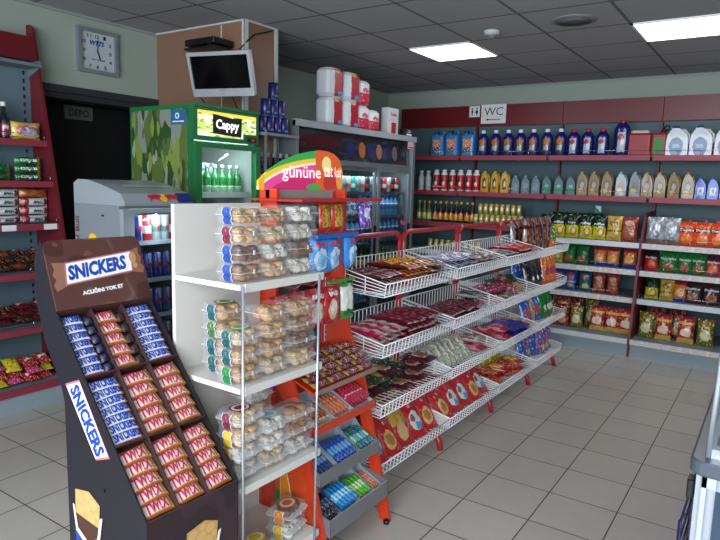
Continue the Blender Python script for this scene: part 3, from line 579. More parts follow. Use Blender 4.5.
o=bpy.data.objects.new('tall_fridge_lamp',l); C.objects.link(o); o.location=(-3.285,4.77,1.69); o.rotation_euler=(0,R(22),0)
# packs on top of the fridge
def topbox(lx,z,w,d,h,mt,nm_,label,cat,grp=None,ly=.14,r=.04,rz=0,kids=()):
    mb=MB(); mb.rbox((0,0,h/2),(w,d,h),r,0,4); o=mb.build(nm_,mt,None); o.matrix_world=fpos(lx,ly,z,rz=rz); tag(o,label,cat,grp)
    for kn,km,mm in kids: km.build(kn,mm,o)
    return o
roll=pk('kitchen_roll_wrap','#cfd3d6',[('r',.58,.5,.27,.46,'#a81c2c'),('e',.7,.12,.16,.1,'#4a90c8'),('e',.5,.9,.14,.06,'#d8b84c')],.35,.2); roll2=pk('pink_roll_wrap','#d8d2d4',[('b',0,.5,'#b8203c'),('e',.5,.62,.3,.1,'#c04a6a'),('n',8,.66,'#e8e0e4')],.35,.2)
z0=2.034
for r_,zz in enumerate((z0+.004,z0+.248)):
    for c_ in range(2):
        topbox(.62+c_*.25,zz,.235,.17,.24,roll,'paper_roll_pack','large white roll pack with red label, %s row, %s one, on the fridge'%(['lower','upper'][r_],['left','right'][c_]),'roll pack','large roll packs on the fridge',ly=.14,r=.055)
topbox(1.08,z0+.004,.17,.15,.22,roll2,'paper_roll_pack','small white and pink roll pack standing next to the large ones','roll pack','small roll packs on the fridge',r=.05)
topbox(1.26,z0+.004,.17,.15,.20,roll2,'paper_roll_pack','small white and pink roll pack nearest the white card box','roll pack','small roll packs on the fridge',r=.05)
topbox(1.08,z0+.229,.17,.15,.22,roll2,'paper_roll_pack','small white and pink roll pack perched on top of another','roll pack','small roll packs on the fridge',r=.05)
bx=topbox(1.60,z0+.004,.2,.08,.26,mat('white_carton','#c5c6c4',.6),'display_carton','white carton with a red picture alone on the fridge','carton',None,ly=.12,r=.004)
mb=MB(); mb.rbox((.0,-.043,.07),(.07,.004,.1),.012,0); mb.text('Torku',.12,.03,0,T(0,-.0425,.2),.03); mb.build('picture',mat('carton_red','#a81e2c',.5),bx)
for i,(lx,zz,m_,tt,l) in enumerate(((1.80,2.04,mat('dark_card','#3a2028',.5),'OXO','small dark card with white lettering standing on the fridge corner'),(1.80,1.93,mat('white_pink_card','#d4c4c8',.6),'MAX','small white and pink price card on the fridge top rail'))):
    mb=MB(); mb.b2((-.055,-.003,0),(.055,.0,.07),0); mb.text(tt,.07,.03,1,T(0,-.0045,.045)); mb.b2((-.05,-.0045,.008),(.05,-.0031,.022),1)
    if i: mb.build('price_card',[m_,M_txtr],f,(lx,-.014,1.91))
    else: o=mb.build('price_card',[m_,M_txtw]); o.matrix_world=fpos(lx,.012,2.039); tag(o,l,'card')
# ------------------------------------------------------------------ narrow rack with black bottles and blue cans
rk=empty('narrow_rack',(-3.14,3.40,0),R(90),'narrow grey rack squeezed between the green fridge and the glass fridge','rack')
mb=MB()
for x in (.004,.36): 
    for y in (.004,.205): mb.b2((x,y,0),(x+.014,y+.014,1.92))
mb.build('post',m_al,rk)
for z in (1.90,1.46,1.02,.58,.14): MB().b2((.0,.0,z-.02),(.378,.222,z)).build('shelf',mat('grey_rack_shelf','#7b8286',.5),rk)
can_rb=pk('blue_can_print','#16246a',[('r',.5,.5,.04,.32,'#8a2638'),('b',0,.05,'#8890a0'),('r',.5,.22,.24,.06,'#8a94b4')],.3,.3,.3); cn=cyl('navy_can',.038,.125,[can_rb])
rp=lambda lx,ly,z: fpos(lx,ly,z,-3.14,3.40)
for i in range(4): put(cn,'can','navy can in the bottom row of the pyramid, %s from the left'%ORD[i],'can','bottom row of the navy can pyramid',rp(.06+i*.082,.1,1.901))
for i in range(3): put(cn,'can','navy can in the middle row of the pyramid, %s from the left'%ORD[i],'can','middle row of the navy can pyramid',rp(.101+i*.082,.1,2.027))
put(cn,'can','single navy can on the peak of the pyramid','can',None,rp(.183,.1,2.153))
kb=pk('black_bottle_label','#0c0c0e',[('b',.3,.5,'#8a8e94'),('b',.36,.44,'#7a2a34')],.2,.4); Bk=bottle('black_soda',.032,.3,kb,cap_('greycap','#8c9094'),1,.38,.6)
for j,(zz,sn) in enumerate(((1.46,'upper'),(1.02,'middle'))):
    for i in range(5): place(Bk,rp(.045+i*.072,.09,zz+.001),'black bottle with pale label on the %s narrow rack shelf, %s from the left'%(sn,ORD[i]),'bottle','black bottles on the %s narrow rack shelf'%sn)
# ================================================================== GREEN FRIDGE
g=empty('juice_fridge',(-3.2,2.76,0),R(90),'tall green drinks fridge with lit sign and leafy side','fridge'); W=.60; D=.63
m_green=mat('green_fridge_enamel','#1a6a38',.35,coat=.3)
leaf=pk('leafy_side_print','#7d837a',[('n',3.6,.49,'#52682f'),('n',5.2,.54,'#2a4a20'),('n',6.6,.58,'#74883a'),('n',11,.60,'#4a5e34'),('n',9,.64,'#8c9284')],.4,.2,crk=0)  # print colours darkened, the shade on this side is painted in
mb=MB(); mb.b2((0,0,.02),(.02,D,2.03)); mb.b2((W-.02,0,.02),(W,D,2.03)); mb.b2((.02,D-.03,.02),(W-.02,D,2.03)); mb.b2((.02,0,2.01),(W-.02,D-.03,2.03)); mb.b2((.02,.0,.0),(W-.02,D-.03,.22)); mb.b2((.02,.03,1.80),(W-.02,D-.03,1.82)); mb.build('cabinet',m_green,g)
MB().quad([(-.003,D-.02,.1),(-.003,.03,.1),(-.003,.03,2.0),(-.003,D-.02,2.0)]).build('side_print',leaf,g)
mb=MB(); mb.b2((-.006,.04,1.90),(-.0035,.19,1.995),0); 
mb.lathe([(.03,0),(.03,.001)],1,6,c=(0,0,0)) if 0 else None
mb.prism([(.125+.022*math.cos(a*PI/3),1.955+.022*math.sin(a*PI/3)) for a in range(6)],'x',-.008,-.0065,1); mb.prism([(.125+.01*math.cos(a*PI/4),1.955+.01*math.sin(a*PI/4)) for a in range(8)],'x',-.010,-.0085,0); mb.b2((-.008,.06,1.915),(-.0065,.17,1.923),1)
mb.build('side_sticker',[mat('blue_energy_sticker','#27608c',.5),mat('sticker_white','#c8d8dc',.5)],g)
mb=MB(); mb.b2((0,-.025,1.80),(W,-.001,2.03)); mb.b2((0,-.04,2.015),(W,-.025,2.035)); mb.build('sign_housing',m_green,g)
lit=pk('lit_leaf_sign','#e6ecc0',[('n',3,.5,'#b8cc6a'),('n',5,.58,'#7a9a38'),('d',.0,.86,'#e4c84a'),('n',9,.66,'#4a6a2a')],.4,0,0,.8)
mb=MB(); mb.quad([(.03,-.028,1.832),(.57,-.028,1.832),(.57,-.028,1.995),(.03,-.028,1.995)]); mb.build('lit_sign',lit,g)
mb=MB(); mb.prism([(.16,1.852),(.42,1.842),(.425,1.972),(.33,1.965),(.16,1.98)],'y',-.032,-.029,0); mb.text('Cappy',.215,.082,1,T(.29,-.0335,1.908),.03); mb.build('nameplate',[mat('sign_black','#17150f',.5),mat('lit_white_letter','#ffffff',.5,emit='#ffffff',es=.7,var=0)],g)
mb=MB(); mb.b2((.44,-.034,1.80),(.585,-.029,1.868),0); mb.b2((.475,-.036,1.815),(.565,-.0345,1.85),1); mb.text('-21',.03,.018,2,T(.525,-.0375,1.832),.02); mb.build('thermometer_display',[m_green,M_blk,mat('red_led','#e02818',.5,emit='#ff2010',es=.6)],g)
mb=MB(); mb.b2((0,-.045,.22),(.05,-.002,1.79)); mb.b2((W-.045,-.045,.22),(W,-.002,1.79)); mb.b2((.05,-.045,1.755),(W-.045,-.002,1.79)); mb.b2((.05,-.045,.22),(W-.045,-.002,.27)); dr=mb.build('door',m_green,g)
MB().quad([(.05,-.03,.27),(W-.045,-.03,.27),(W-.045,-.03,1.755),(.05,-.03,1.755)]).build('glass_pane',glass('lit_fridge_glass','#bcd0cc',.04),dr)
MB().tube([(W-.02,-.046,1.3),(W-.02,-.075,1.28),(W-.02,-.075,.95),(W-.02,-.046,.93)],.009).build('handle',M_blk,dr)
MB().b2((.021,D-.036,.23),(W-.021,D-.031,1.79)).build('back_lining',mat('white_lining','#aab8b4',.5),g)
mb=MB(); mb.b2((.023,.02,.23),(.027,D-.04,1.79)); mb.b2((W-.027,.02,.23),(W-.023,D-.04,1.79)); mb.build('side_lining',mat('white_lining','#aab8b4',.5),g)
MB().b2((.06,.02,1.775),(W-.06,.05,1.795)).build('lamp_strip',mat('fridge_led','#ffffff',.5,emit='#e8f6ff',es=9),g)
for z in (1.445,1.15,.85,.55):
    mb=MB(); mb.b2((.03,.03,z-.02),(W-.03,.034,z+.02)); 
    for k in range(11): mb.b2((.03,.05+k*.048,z-.006),(W-.03,.054+k*.048,z-.002))
    mb.b2((.03,.03,z-.008),(.036,.55,z-.003)); mb.b2((W-.036,.03,z-.008),(W-.03,.55,z-.003)); mb.build('wire_shelf',mat('white_shelf_wire','#d0dcd8',.4),g)
gp=lambda lx,ly,z: fpos(lx,ly,z,-3.2,2.76)
soda=pk('green_soda_bottle','#1f7a3a',[('b',0,.3,'#8cc49a'),('n',10,.62,'#0f4a20'),('b',.28,.32,'#e0f0e0')],.12,.6); Bs=bottle('green_soda',.032,.205,soda,cap_('pale','#cfd8d0'),1,.36,.6)
for i in range(7): place(Bs,gp(.075+i*.072,.10,1.447),'green soda bottle on the top shelf of the green fridge, %s from the left'%ORD[i],'bottle','front green soda bottles')
for i in range(7): place(Bs,gp(.075+i*.072,.175,1.447),'green soda bottle in the second row of the green fridge','bottle','second row of green soda bottles')
for j,zz in enumerate((1.15,.85)):
    for i in range(7): place(Bs if j else Bw,gp(.075+i*.072,.10,zz+.002),'%s bottle on a low shelf of the green fridge, %s from the left'%(['blue water','green soda'][j],ORD[i]),'bottle','bottles on the %s shelf of the green fridge'%['second','third'][j])
cartn=pk('juice_carton','#9ab0c0',[('b',.3,.6,'#4a6a9a'),('b',.7,.8,'#c8c0a0')],.4)
for i in range(2): mb=MB(); mb.b2((-.035,-.03,0),(.035,.03,.2)); mb.prism([(-.03,.2),(.03,.2),(0,.235)],'x',-.035,.035); o=mb.build('juice_carton',cartn); o.matrix_world=gp(.11+i*.09,.28,1.447); tag(o,'pale blue drink carton behind the green soda bottles, %s one'%['left','right'][i],'carton','juice cartons in the green fridge')
cr=MB(); cr.rbox((0,0,.11),(.26,.16,.22),.03,0); o=cr.build('shrink_pack',pk('pale_shrink_pack','#b4c0c8',[('n',6,.55,'#6a8098'),('b',.3,.5,'#8a98a8')],.2)); o.matrix_world=gp(.36,.35,1.447); tag(o,'pale shrink wrapped pack behind the green soda bottles','pack')
l=bpy.data.lights.new('fridge_lamp','AREA'); l.shape='RECTANGLE'; l.size=.4; l.size_y=.03; l.energy=3.2; l.color=(.85,.97,1)
o=bpy.data.objects.new('fridge_lamp',l); C.objects.link(o); o.location=(-3.25,3.06,1.765); o.rotation_euler=(0,R(25),0)
# ================================================================== SMALL SILVER CAN FRIDGE
q=empty('can_fridge',(-2.8,1.94,0),R(90),'low silver can fridge with sloping lid and bull emblem','fridge'); W=.44; D=.40
m_sf=mat('silver_fridge_paint','#8b949a',.35,.35,var=.04); m_sf2=mat('silver_lid_paint','#a9b2b8',.25,.4,var=.03)
mb=MB(); t=.02
mb.b2((0,0.0,.04),(t,D,1.40)); mb.b2((W-t,0,.04),(W,D,1.40)); mb.b2((t,D-.03,.04),(W-t,D,1.40)); mb.b2((t,0,.04),(W-t,D-.03,.12)); mb.b2((t,0,1.385),(W-t,D-.03,1.40)); 
for x in (.05,W-.05):
    for y in (.05,D-.05): mb.lathe([(.018,0),(.018,.04)],0,10,c=(x,y,0))
mb.build('cabinet',m_sf,q)
lid=[(0.0,1.401),(-.04,1.401),(-.05,1.415),(-.015,1.465),(.06,1.485),(.16,1.51),(.27,1.53),(.36,1.532),(D,1.51),(D,1.401)]
MB().prism(lid,'x',0,W).build('lid',m_sf2,q)
def lidq(x0,x1,y0,z0,y1,z1,off=.002): return [(x0,y0-off*.5,z0+off),(x1,y0-off*.5,z0+off),(x1,y1-off*.5,z1+off),(x0,y1-off*.5,z1+off)]
e1=MB(); e1.quad(lidq(.34,.438,-.05,1.415,-.015,1.465)); e1.build('blue_stripe',mat('deep_blue_band','#1b2c78',.3),q)
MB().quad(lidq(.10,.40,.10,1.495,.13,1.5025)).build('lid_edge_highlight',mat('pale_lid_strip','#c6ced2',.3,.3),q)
# bull emblem: sun with two charging bulls, laid on the lid slope
bull=[(-.9,.25),(-.75,.42),(-.55,.5),(-.3,.46),(-.1,.55),(.2,.62),(.42,.5),(.5,.62),(.56,.48),(.62,.4),(.78,.36),(.8,.22),(.62,.14),(.5,.08),(.42,-.1),(.56,-.28),(.46,-.34),(.3,-.14),(.12,-.02),(-.15,-.02),(-.35,-.06),(-.42,-.28),(-.56,-.42),(-.66,-.36),(-.54,-.22),(-.58,.02),(-.7,.1),(-.78,.28)]
def onlid(px,pz):  # local emblem coords (metres) -> lid surface
    y0,z0_,y1,z1=-.05,1.415,-.015,1.465; tt=(pz+.030)/.061; return (px,y0+(y1-y0)*tt-.0015,z0_+(z1-z0_)*tt+.001)
def onface(px,pz): return (px,-.0475,1.43+pz)
mb=MB(); 
def flat(P,m,off):
    n=len(P); mb.add([(x,y-off,z+off) for x,y,z in P],[tuple(range(n))],m)
def tri(poly,m,off):
    from mathutils.geometry import tessellate_polygon
    P=[onlid(*p) for p in poly]; F=tessellate_polygon([[Vector((a,b,0)) for a,b in poly]]); 
    F=[f if (Vector(poly[f[1]])-Vector(poly[f[0]])).cross(Vector(poly[f[2]])-Vector(poly[f[0]]))>0 else f[::-1] for f in F]
    mb.add([(x,y-off,z+off) for x,y,z in P],F,m)
tri([(.25+.024*math.cos(a*PI/8),.0+.026*math.sin(a*PI/8)) for a in range(16)],0,.001)
tri([(.195+x*.055,-.002+y*.045) for x,y in bull],1,.002)
tri([(.305-x*.055,-.002+y*.045) for x,y in bull][::-1],1,.002)
mb.build('bull_emblem',[mat('emblem_yellow','#e8b41c',.4),mat('emblem_red','#b8182c',.4)],q)
mb=MB(); mb.text('Red Bull',.19,.035,0,T(-.0025,.375,1.235,0,R(0),R(-90))@T(0,0,0,0,R(-90),0),.02)
mb.build('side_lettering',[mat('side_letter_red','#6a2330',.5)],q)
MB().prism([(.235+.04*math.cos(a*PI/8),1.205+.04*math.sin(a*PI/8)) for a in range(16)],'x',-.003,-.001,0).build('side_sun',mat('emblem_yellow','#e8b41c',.4),q)
mb=MB(); mb.b2((-.0025,.13,1.34),(-.0005,.15,1.35)); mb.build('keyhole',M_blk,q)
mb=MB(); mb.b2((0,-.035,.10),(.065,-.002,1.385)); mb.b2((W-.03,-.035,.10),(W,-.002,1.385)); mb.b2((.065,-.035,1.365),(W-.03,-.002,1.385)); mb.b2((.065,-.035,.1),(W-.03,-.002,.15)); dr=mb.build('door',mat('silver_door_frame','#98a3aa',.35,.3),q)
MB().quad([(.065,-.02,.15),(W-.03,-.02,.15),(W-.03,-.02,1.365),(.065,-.02,1.365)]).build('glass_pane',m_fgl,dr)
MB().b2((.021,D-.036,.13),(W-.021,D-.031,1.38)).build('back_lining',mat('pale_lining','#93a3aa',.5),q)
MB().b2((.07,.01,1.372),(W-.04,.03,1.384)).build('lamp_strip',mat('small_led','#ffffff',.5,emit='#e0f0ff',es=5),q)
CZs=[1.205,1.0,.80,.60]
for z in CZs:
    mb=MB(); mb.b2((.022,.0,z-.015),(W-.022,.006,z+.008)); mb.b2((.022,.006,z-.008),(W-.022,D-.05,z-.002)); mb.build('shelf',mat('pale_glass_shelf','#a8bcc8',.3),q)
rbc=pk('blue_silver_can','#1c3c9c',[('d',2.2,1.6,'#aab6c4'),('e',.5,.5,.26,.12,'#b02038')],.25,.4,.3); rdc=pk('red_can','#b02030',[('b',.3,.6,'#d8d8dc')],.25,.4,.3); svc=pk('silver_can','#9fb0b4',[('b',.35,.6,'#4a7a70'),('e',.5,.5,.2,.1,'#c03040')],.25,.4,.3)
qp=lambda lx,ly,z: fpos(lx,ly,z,-2.8,1.94)
for j,z in enumerate(CZs):
    for i in range(6):
        m_=[rbc,rbc,rdc,svc,svc,rdc][i] if j==0 else rbc
        o=put(cyl('sc_'+m_.name,.0265,.14,[m_]),'can','%s energy drink can on the %s shelf of the silver fridge, %s from the left'%({'blue_silver_can':'blue','red_can':'red','silver_can':'silver'}[m_.name],['top','second','third','fourth'][j],ORD[i]),'can','cans on the %s shelf of the silver fridge'%['top','second','third','fourth'][j],qp(.083+i*.059,.05,z+.0015))
l=bpy.data.lights.new('can_fridge_lamp','AREA'); l.shape='RECTANGLE'; l.size=.3; l.size_y=.03; l.energy=2.6; l.color=(.8,.9,1)
o=bpy.data.objects.new('can_fridge_lamp',l); C.objects.link(o); o.location=(-2.80,2.16,1.365); o.rotation_euler=(0,R(20),0)
# ================================================================== LEFT WALL SHELVING
ls=empty('wall_shelving',(-4.36,.55,0),R(90),'red and grey shelving unit on the left wall by the dark doorway','shelving'); W=1.79
MB().b2((0,-.02,.05),(W,-.001,2.45)).build('back_panel',mat('blue_grey_shelf_back','#5c727c',.6,var=.03),ls)
fx=lambda z: -(.37-(max(z,.9)-.9)*.20)   # front edge depth as the side panel tapers
mb=MB(); mb.prism([(0,0),(-.40,0),(-.40,.15),(-.375,.3),(-.36,1.1),(-.07,2.52),(-.03,2.55),(0,2.55)],'x',W,W+.02); mb.build('side_panel',mat('red_side_enamel','#641622',.45,var=.04),ls)
mb=MB(); mb.prism([(0,0),(-.40,0),(-.40,.15),(-.375,.3),(-.36,1.1),(-.07,2.52),(-.03,2.55),(0,2.55)],'x',-.02,0); mb.build('side_panel',mat('red_side_enamel','#641622',.45,var=.04),ls)
mb=MB(); mb.b2((0,-.12,2.30),(W,-.10,2.455)); mb.build('header_panel',m_hdr,ls)
mb=MB(); mb.b2((0,-.19,2.255),(W,-.02,2.275)); mb.prism([(-.02,2.2),(-.17,2.255),(-.17,2.30),(-.02,2.30)],'x',W-.012,W-.001); mb.build('canopy',mat('grey_canopy','#66757a',.5),ls)
mb=MB()
for k in range(34): mb.b2((W-.05,-.024,.5+k*.052),(W-.038,-.0205,.525+k*.052))
mb.build('slotted_strip',mat('slot_black','#16181a',.6),ls)
LZ=[1.77,1.50,1.22,.91,.55]
for z in LZ:
    s=MB().b2((.002,fx(z),z-.02),(W-.002,-.021,z)).build('shelf',m_shelf,ls)
    MB().b2((.002,fx(z)-.012,z-.035),(W-.002,fx(z)-.0005,z+.005)).build('price_rail',m_fred,s)
    mb=MB(); y=fx(z)+.008
    for zz in (.02,.045): mb.tube([(.01,y,z+zz),(W-.01,y,z+zz)],.0025,0,4)
    for k in range(9): mb.tube([(.01+k*(W-.02)/8,y,z),(.01+k*(W-.02)/8,y,z+.045)],.0025,0,4)
    mb.build('guard_rail',M_chrome,s)
for x in (1.41,1.68): MB().b2((x,fx(1.22)-.0145,1.187),(x+.09,fx(1.22)-.013,1.224)).build('price_ticket',M_card,ls)
s=MB().b2((.002,-.37,.13),(W-.002,-.021,.15)).build('shelf',m_shelf,ls); MB().b2((.002,-.385,.12),(W-.002,-.371,.165)).build('price_rail',m_fred,s)
MB().b2((.002,-.37,0),(W-.002,-.36,.12)).build('kick_plate',m_kick,ls)
lp=lambda lx,dep,z,rz=0: T(-4.36+dep,.55+lx,z,0,0,R(90+rz))   # dep: metres out from the wall
Bd=bottle('dark_syrup',.03,.235,pk('dark_syrup_glass','#1c2024',[('b',.12,.45,'#8c2a48'),('r',.5,.35,.3,.05,'#d8d0d4')],.15,.5),CW,1,.42,.55)
for i in range(5): place(Bd,lp(1.27+i*.066,.16,1.771),'dark bottle with pink label and white cap, %s from the sponge pack'%ORD[4-i],'bottle','dark bottles on the left wall shelf')
put(bag(.19,.115,.07,pk('yellow_sponge_pack','#d8b43c',[('e',.5,.5,.4,.36,'#b86a70'),('e',.55,.4,.26,.2,'#9aa4c8'),('n',7,.62,'#e0d8c0')]),3,'lr'),'sponge_pack','yellow wrapped sponge pack on the top left wall shelf','sponge pack',None,lp(1.665,.17,1.775))
gb=bag(.175,.052,.06,pk('green_wafer_wrap','#1d6a34',[('v',.82,.93,'#c89a3a'),('n',12,.68,'#3a9a58')]),4,'lr',('campana',.45,.5,.62,.5,TW,.02))
for j in range(3): put(gb,'wafer_pack','green wafer pack lettered in white, %s of its stack'%['lowest','middle','topmost'][j],'wafer pack','green wafer packs',lp(1.67,.17,1.503+j*.054))
gb2=bag(.15,.052,.06,pk('green_wafer_wrap','#1d6a34',[]),6,'lr')
for j in range(2): put(gb2,'wafer_pack','green wafer pack behind the front stack, %s one'%['lower','upper'][j],'wafer pack','green wafer packs behind',lp(1.50,.13,1.503+j*.054))
dk=bag(.11,.05,.06,pk('dark_choc_wrap','#2a1c20',[('r',.5,.3,.4,.2,'#b8aab0'),('n',9,.6,'#6a3440')]),8,'lr')
for j in range(4): put(dk,'chocolate_pack','dark chocolate pack left of the green wafers, %s from the bottom'%ORD[j],'chocolate pack','dark chocolate packs',lp(1.345,.17,1.503+j*.05))
ar=bag(.185,.055,.065,pk('red_white_biscuit_wrap','#d2d4d6',[('v',0,.27,'#8a1f2c'),('v',.08,.14,'#b04a54'),('e',.9,.45,.09,.4,'#9a5a30')]),9,'lr',('Aram',.56,.5,.34,.45,mat('navy_print','#26304e',.5),.03))
arb=bag(.185,.055,.065,pk('orange_biscuit_wrap','#a85a24',[('n',5,.6,'#8a3a1c')]),10,'lr')
for c_ in range(3):
    for j in range(4):
        o_=c_==2 and j in (3,) 
        put(arb if o_ else ar,'biscuit_roll','%s biscuit roll in the %s stack, %s from the bottom'%('orange' if o_ else 'red and white',['left','middle','right'][c_],ORD[j]),'biscuit roll','biscuit rolls on the third left shelf',lp(1.30+c_*.192,.19,1.223+j*.058,rnd(-3,3)))
def heap(nm_,x0,x1,d0,d1,z,n,mats,size,label,cat,group,layers=2,pos=lp,rx=(-80,-60)):
    k=0; n=max(1,int((x1-x0)/(size[0]*1.04)))
    for L in range(layers):
        for i in range(n):
            w,h,t=size; m_=mats[(i*2+L+i//3)%len(mats)]
            lx=x0+(x1-x0)*(i+.5+(.2 if L==1 else 0))/n; dep=(d0+(d1-d0)*rnd(.3,.7)) 
            M=pos(lx,dep,z+t*.75+L*t*1.12)@T(0,0,0,R(rnd(*rx)),0,R(rnd(-9,9)))@T(0,0,-h/2)
            put(bag(w,h,t,m_,20+(i+L)%3),nm_,label%(ORD[min(i,15)],['bottom','second','upper','top'][L]),cat,group,M); k+=1
h_dk=pk('dark_orange_sweets','#2c2022',[('n',6,.54,'#a0603c'),('r',.5,.5,.3,.12,'#8c7a78')]); h_or=pk('orange_sweets','#8a4a24',[('n',6,.56,'#34201c')])
heap('sweet_packet',1.02,1.74,.16,.25,.91,6,[h_or,h_dk,h_dk],(.108,.12,.04),'dark sweet packet, %s from the left in the %s layer of the fourth shelf','sweet packet','dark sweets on the fourth left shelf',3,rx=(-89,-84))
h_rd=pk('dark_red_sweets','#6a1c28',[('n',6,.56,'#2a1a1e'),('r',.5,.5,.3,.12,'#b09090')])
heap('sweet_packet',1.02,1.74,.16,.25,.55,6,[h_dk,h_rd,h_rd],(.108,.12,.04),'dark red sweet packet, %s from the left in the %s layer of the fifth shelf','sweet packet','dark red sweets on the fifth left shelf',3,rx=(-89,-84))
h_y=pk('yellow_sweets','#c8b42a',[('n',6,.6,'#7a5a2a')]); h_p=pk('pink_sweets','#b83a6a',[('n',6,.58,'#e0a0b8')]); h_r=pk('red_sweets','#a01e2c',[('n',7,.58,'#d0a080'),('r',.5,.5,.3,.1,'#d8c8c0')])
heap('sweet_packet',.9,1.74,.14,.27,.15,8,[h_r,h_y,h_r,h_p],(.10,.125,.045),'bright sweet packet, %s from the left in the %s layer of the base shelf','sweet packet','bright sweets on the left base shelf',3,rx=(-80,-50))
# ================================================================== GLASS TOPPED COUNTER
ct=empty('glass_counter',(-.095,1.5,0),0,'white glass topped display counter at the right edge of the aisle','counter')
W=1.3;D=.75
mb=MB(); mb.b2((0,.01,.10),(W,D,.935)); mb.b2((.03,.04,.02),(W-.03,D-.03,.1)); mb.build('body',mat('white_counter_panel','#8f939c',.45,var=.02),ct)
MB().b2((.04,.004,.60),(W-.04,.0095,.90)).build('front_window',mat('blue_grey_panel','#26384a',.25),ct)
mb=MB(); mb.b2((.012,.002,.905),(.04,.009,.93)); mb.b2((.03,.002,.585),(W-.03,.0095,.6)); mb.b2((.012,.002,.56),(.022,.009,.93)); mb.build('front_trim',mat('pale_counter_trim','#a2a6ac',.35),ct)
mb=MB(); mb.rbox((W/2,D/2,.952),(W+.03,D+.03,.034),.03,0,5); mb.build('rim',mat('grey_rubber_rim','#434b54',.3),ct)
mb=MB(); t=.018; hh=1.40
for x in (.012,W-.03):
    for y in (.02,D-.04): mb.tube([(x+.006,y,.97),(x+.015,y+.03,hh)],.006,0,6)
mb.tube([(.027,.05,hh),(W-.02,.05,hh)],.006,0,6); mb.tube([(.027,D-.01,hh),(W-.02,D-.01,hh)],.006,0,6); mb.tube([(.027,.05,hh),(.027,D-.01,hh)],.006,0,6); mb.tube([(W-.02,.05,hh),(W-.02,D-.01,hh)],.006,0,6); mb.b2((.02,.02,.969),(W-.02,.05,.99)); mb.b2((.012,.03,.969),(.03,D-.03,.985)); mb.build('case_frame',mat('pale_aluminium_edge','#b4bcc4',.25,.6),ct)
mb=MB(); mb.quad([(.018,.02,.985),(W-.02,.02,.985),(W-.02,.05,hh),(.027,.05,hh)]); mb.quad([(.018,D-.04,.985),(.018,.02,.985),(.027,.05,hh),(.027,D-.01,hh)]); mb.quad([(.027,.05,hh),(W-.02,.05,hh),(W-.02,D-.01,hh),(.027,D-.01,hh)]); mb.build('case_glass',glass('counter_glass','#c8d2d8',.05),ct)
MB().b2((.06,.09,.97),(W-.05,D-.08,.985)).build('tray',mat('dark_counter_tray','#353d45',.4),ct)
MB().rbox((-.010,.04,.885),(.016,.04,.045),.005).build('latch',M_blk,ct)
mb=MB(); 
for y in (.03,.30): mb.tube([(-.012,y,.82),(-.022,y,.80),(-.022,y,.3),(-.008,y,.28)],.004,0,6)
for k in range(9): mb.tube([(-.022,.03,.35+k*.055),(-.022,.30,.35+k*.055)],.003,0,5)
tag(mb.build('wire_rack',mat('violet_blue_wire','#26244f',.35),None,(-.095-.002,1.5,0)),'violet blue wire rack hooked on the side of the white counter','rack')
for i in range(5):
    o=MB().rbox((0,0,.05),(.05,.05,.1),.012).build('jar',pk('amber_jar','#b48a4a',[('b',.3,.7,'#d8d0bc')],.2)); o.location=(.04+i*.075,1.66+.03*(i%2),.986); tag(o,'amber jar in the counter display, %s from the left'%ORD[i],'jar','jars in the counter')
# ================================================================== WIRE GONDOLA
YB=[2.40,3.17,3.95,4.71,5.40]; XR=-1.82
gon=empty('gondola_frame',(XR-.02,YB[0],0),0,'red tube frame with hoops carrying the white wire baskets','display rack')
r_=.015
for i in range(4):
    a,b=YB[i]-YB[0]+.016,YB[i+1]-YB[0]-.016; mb=MB(); P=[(0,a,.02)]
    P+=[(0,a,1.21)]+[(0,a+.06-.06*math.cos(t),1.21+.06*math.sin(t)) for t in (R(30),R(60),R(90))]+[(0,b-.06+.06*math.cos(t),1.21+.06*math.sin(t)) for t in (R(90),R(60),R(30))]+[(0,b,1.21),(0,b,.02)]
    mb.tube(P,r_,0,8); mb.build('hoop',M_red,gon)
for i in range(5):
    y=YB[i]-YB[0]; mb=MB(); y+= .016 if i==0 else (-.016 if i==4 else 0)
    mb.tube([(-.005,y,.10),(.22,y,.10),(.275,y,.09),(.305,y,.06),(.318,y,.0)],.018,0,8); mb.build('foot',M_red,gon)
TZ=[1.09,.80,.505,.205]; LB=.757
def basket_meshes():
    r=.0025; F=.352; out=[]
    zr=.075; zf=-.062; zb=-.050   # relative to the front rim: rear rim, front floor, rear floor
    fr=MB(); fr.tube([(F,0,0),(F,LB,0)],.0032,0,5); fr.tube([(F-.012,0,zf),(F-.012,LB,zf)],.0028,0,5)
    fr.wires([((F,LB*k/22,0),(F-.012,min(LB,LB*k/22+.007),zf)) for k in range(23)],r*.92); out.append(('front_panel',fr))
    bk=MB(); bk.tube([(0,0,zr),(0,LB,zr)],.0032,0,5); bk.tube([(0,0,zb),(0,LB,zb)],.0028,0,5)
    bk.wires([((0,LB*k/20,zr),(0,LB*k/20,zb)) for k in range(21)],r); out.append(('back_panel',bk))
    fl=MB(); fl.wires([((0,LB*k/20,zb),(F-.012,LB*k/20,zf)) for k in range(21)],r); fl.wires([((F*k/5,0,zb+(zf-zb)*k/5-.003),(F*k/5,LB,zb+(zf-zb)*k/5-.003)) for k in range(1,5)],r); out.append(('floor_panel',fl))
    for y in (0,LB):
        sd=MB(); sd.tube([(0,y,zr),(F,y,0)],.0032,0,5)
        sd.wires([((0,y,zb+(zr-zb)*k/5),(F-.003*(5-k)*.8,y,zf+(0-zf)*k/5)) for k in range(0,5)],r); sd.wires([((F*k/3,y,zr-zr*k/3),(F*k/3,y,zb+(zf-zb)*k/3)) for k in range(1,3)],r); out.append(('side_panel',sd))
    return [(n,m.mesh('basket_'+n,[M_wire])) for n,m in out]
BM=basket_meshes(); TN=['top','second','third','lowest']; BN=['nearest','second','third','farthest']
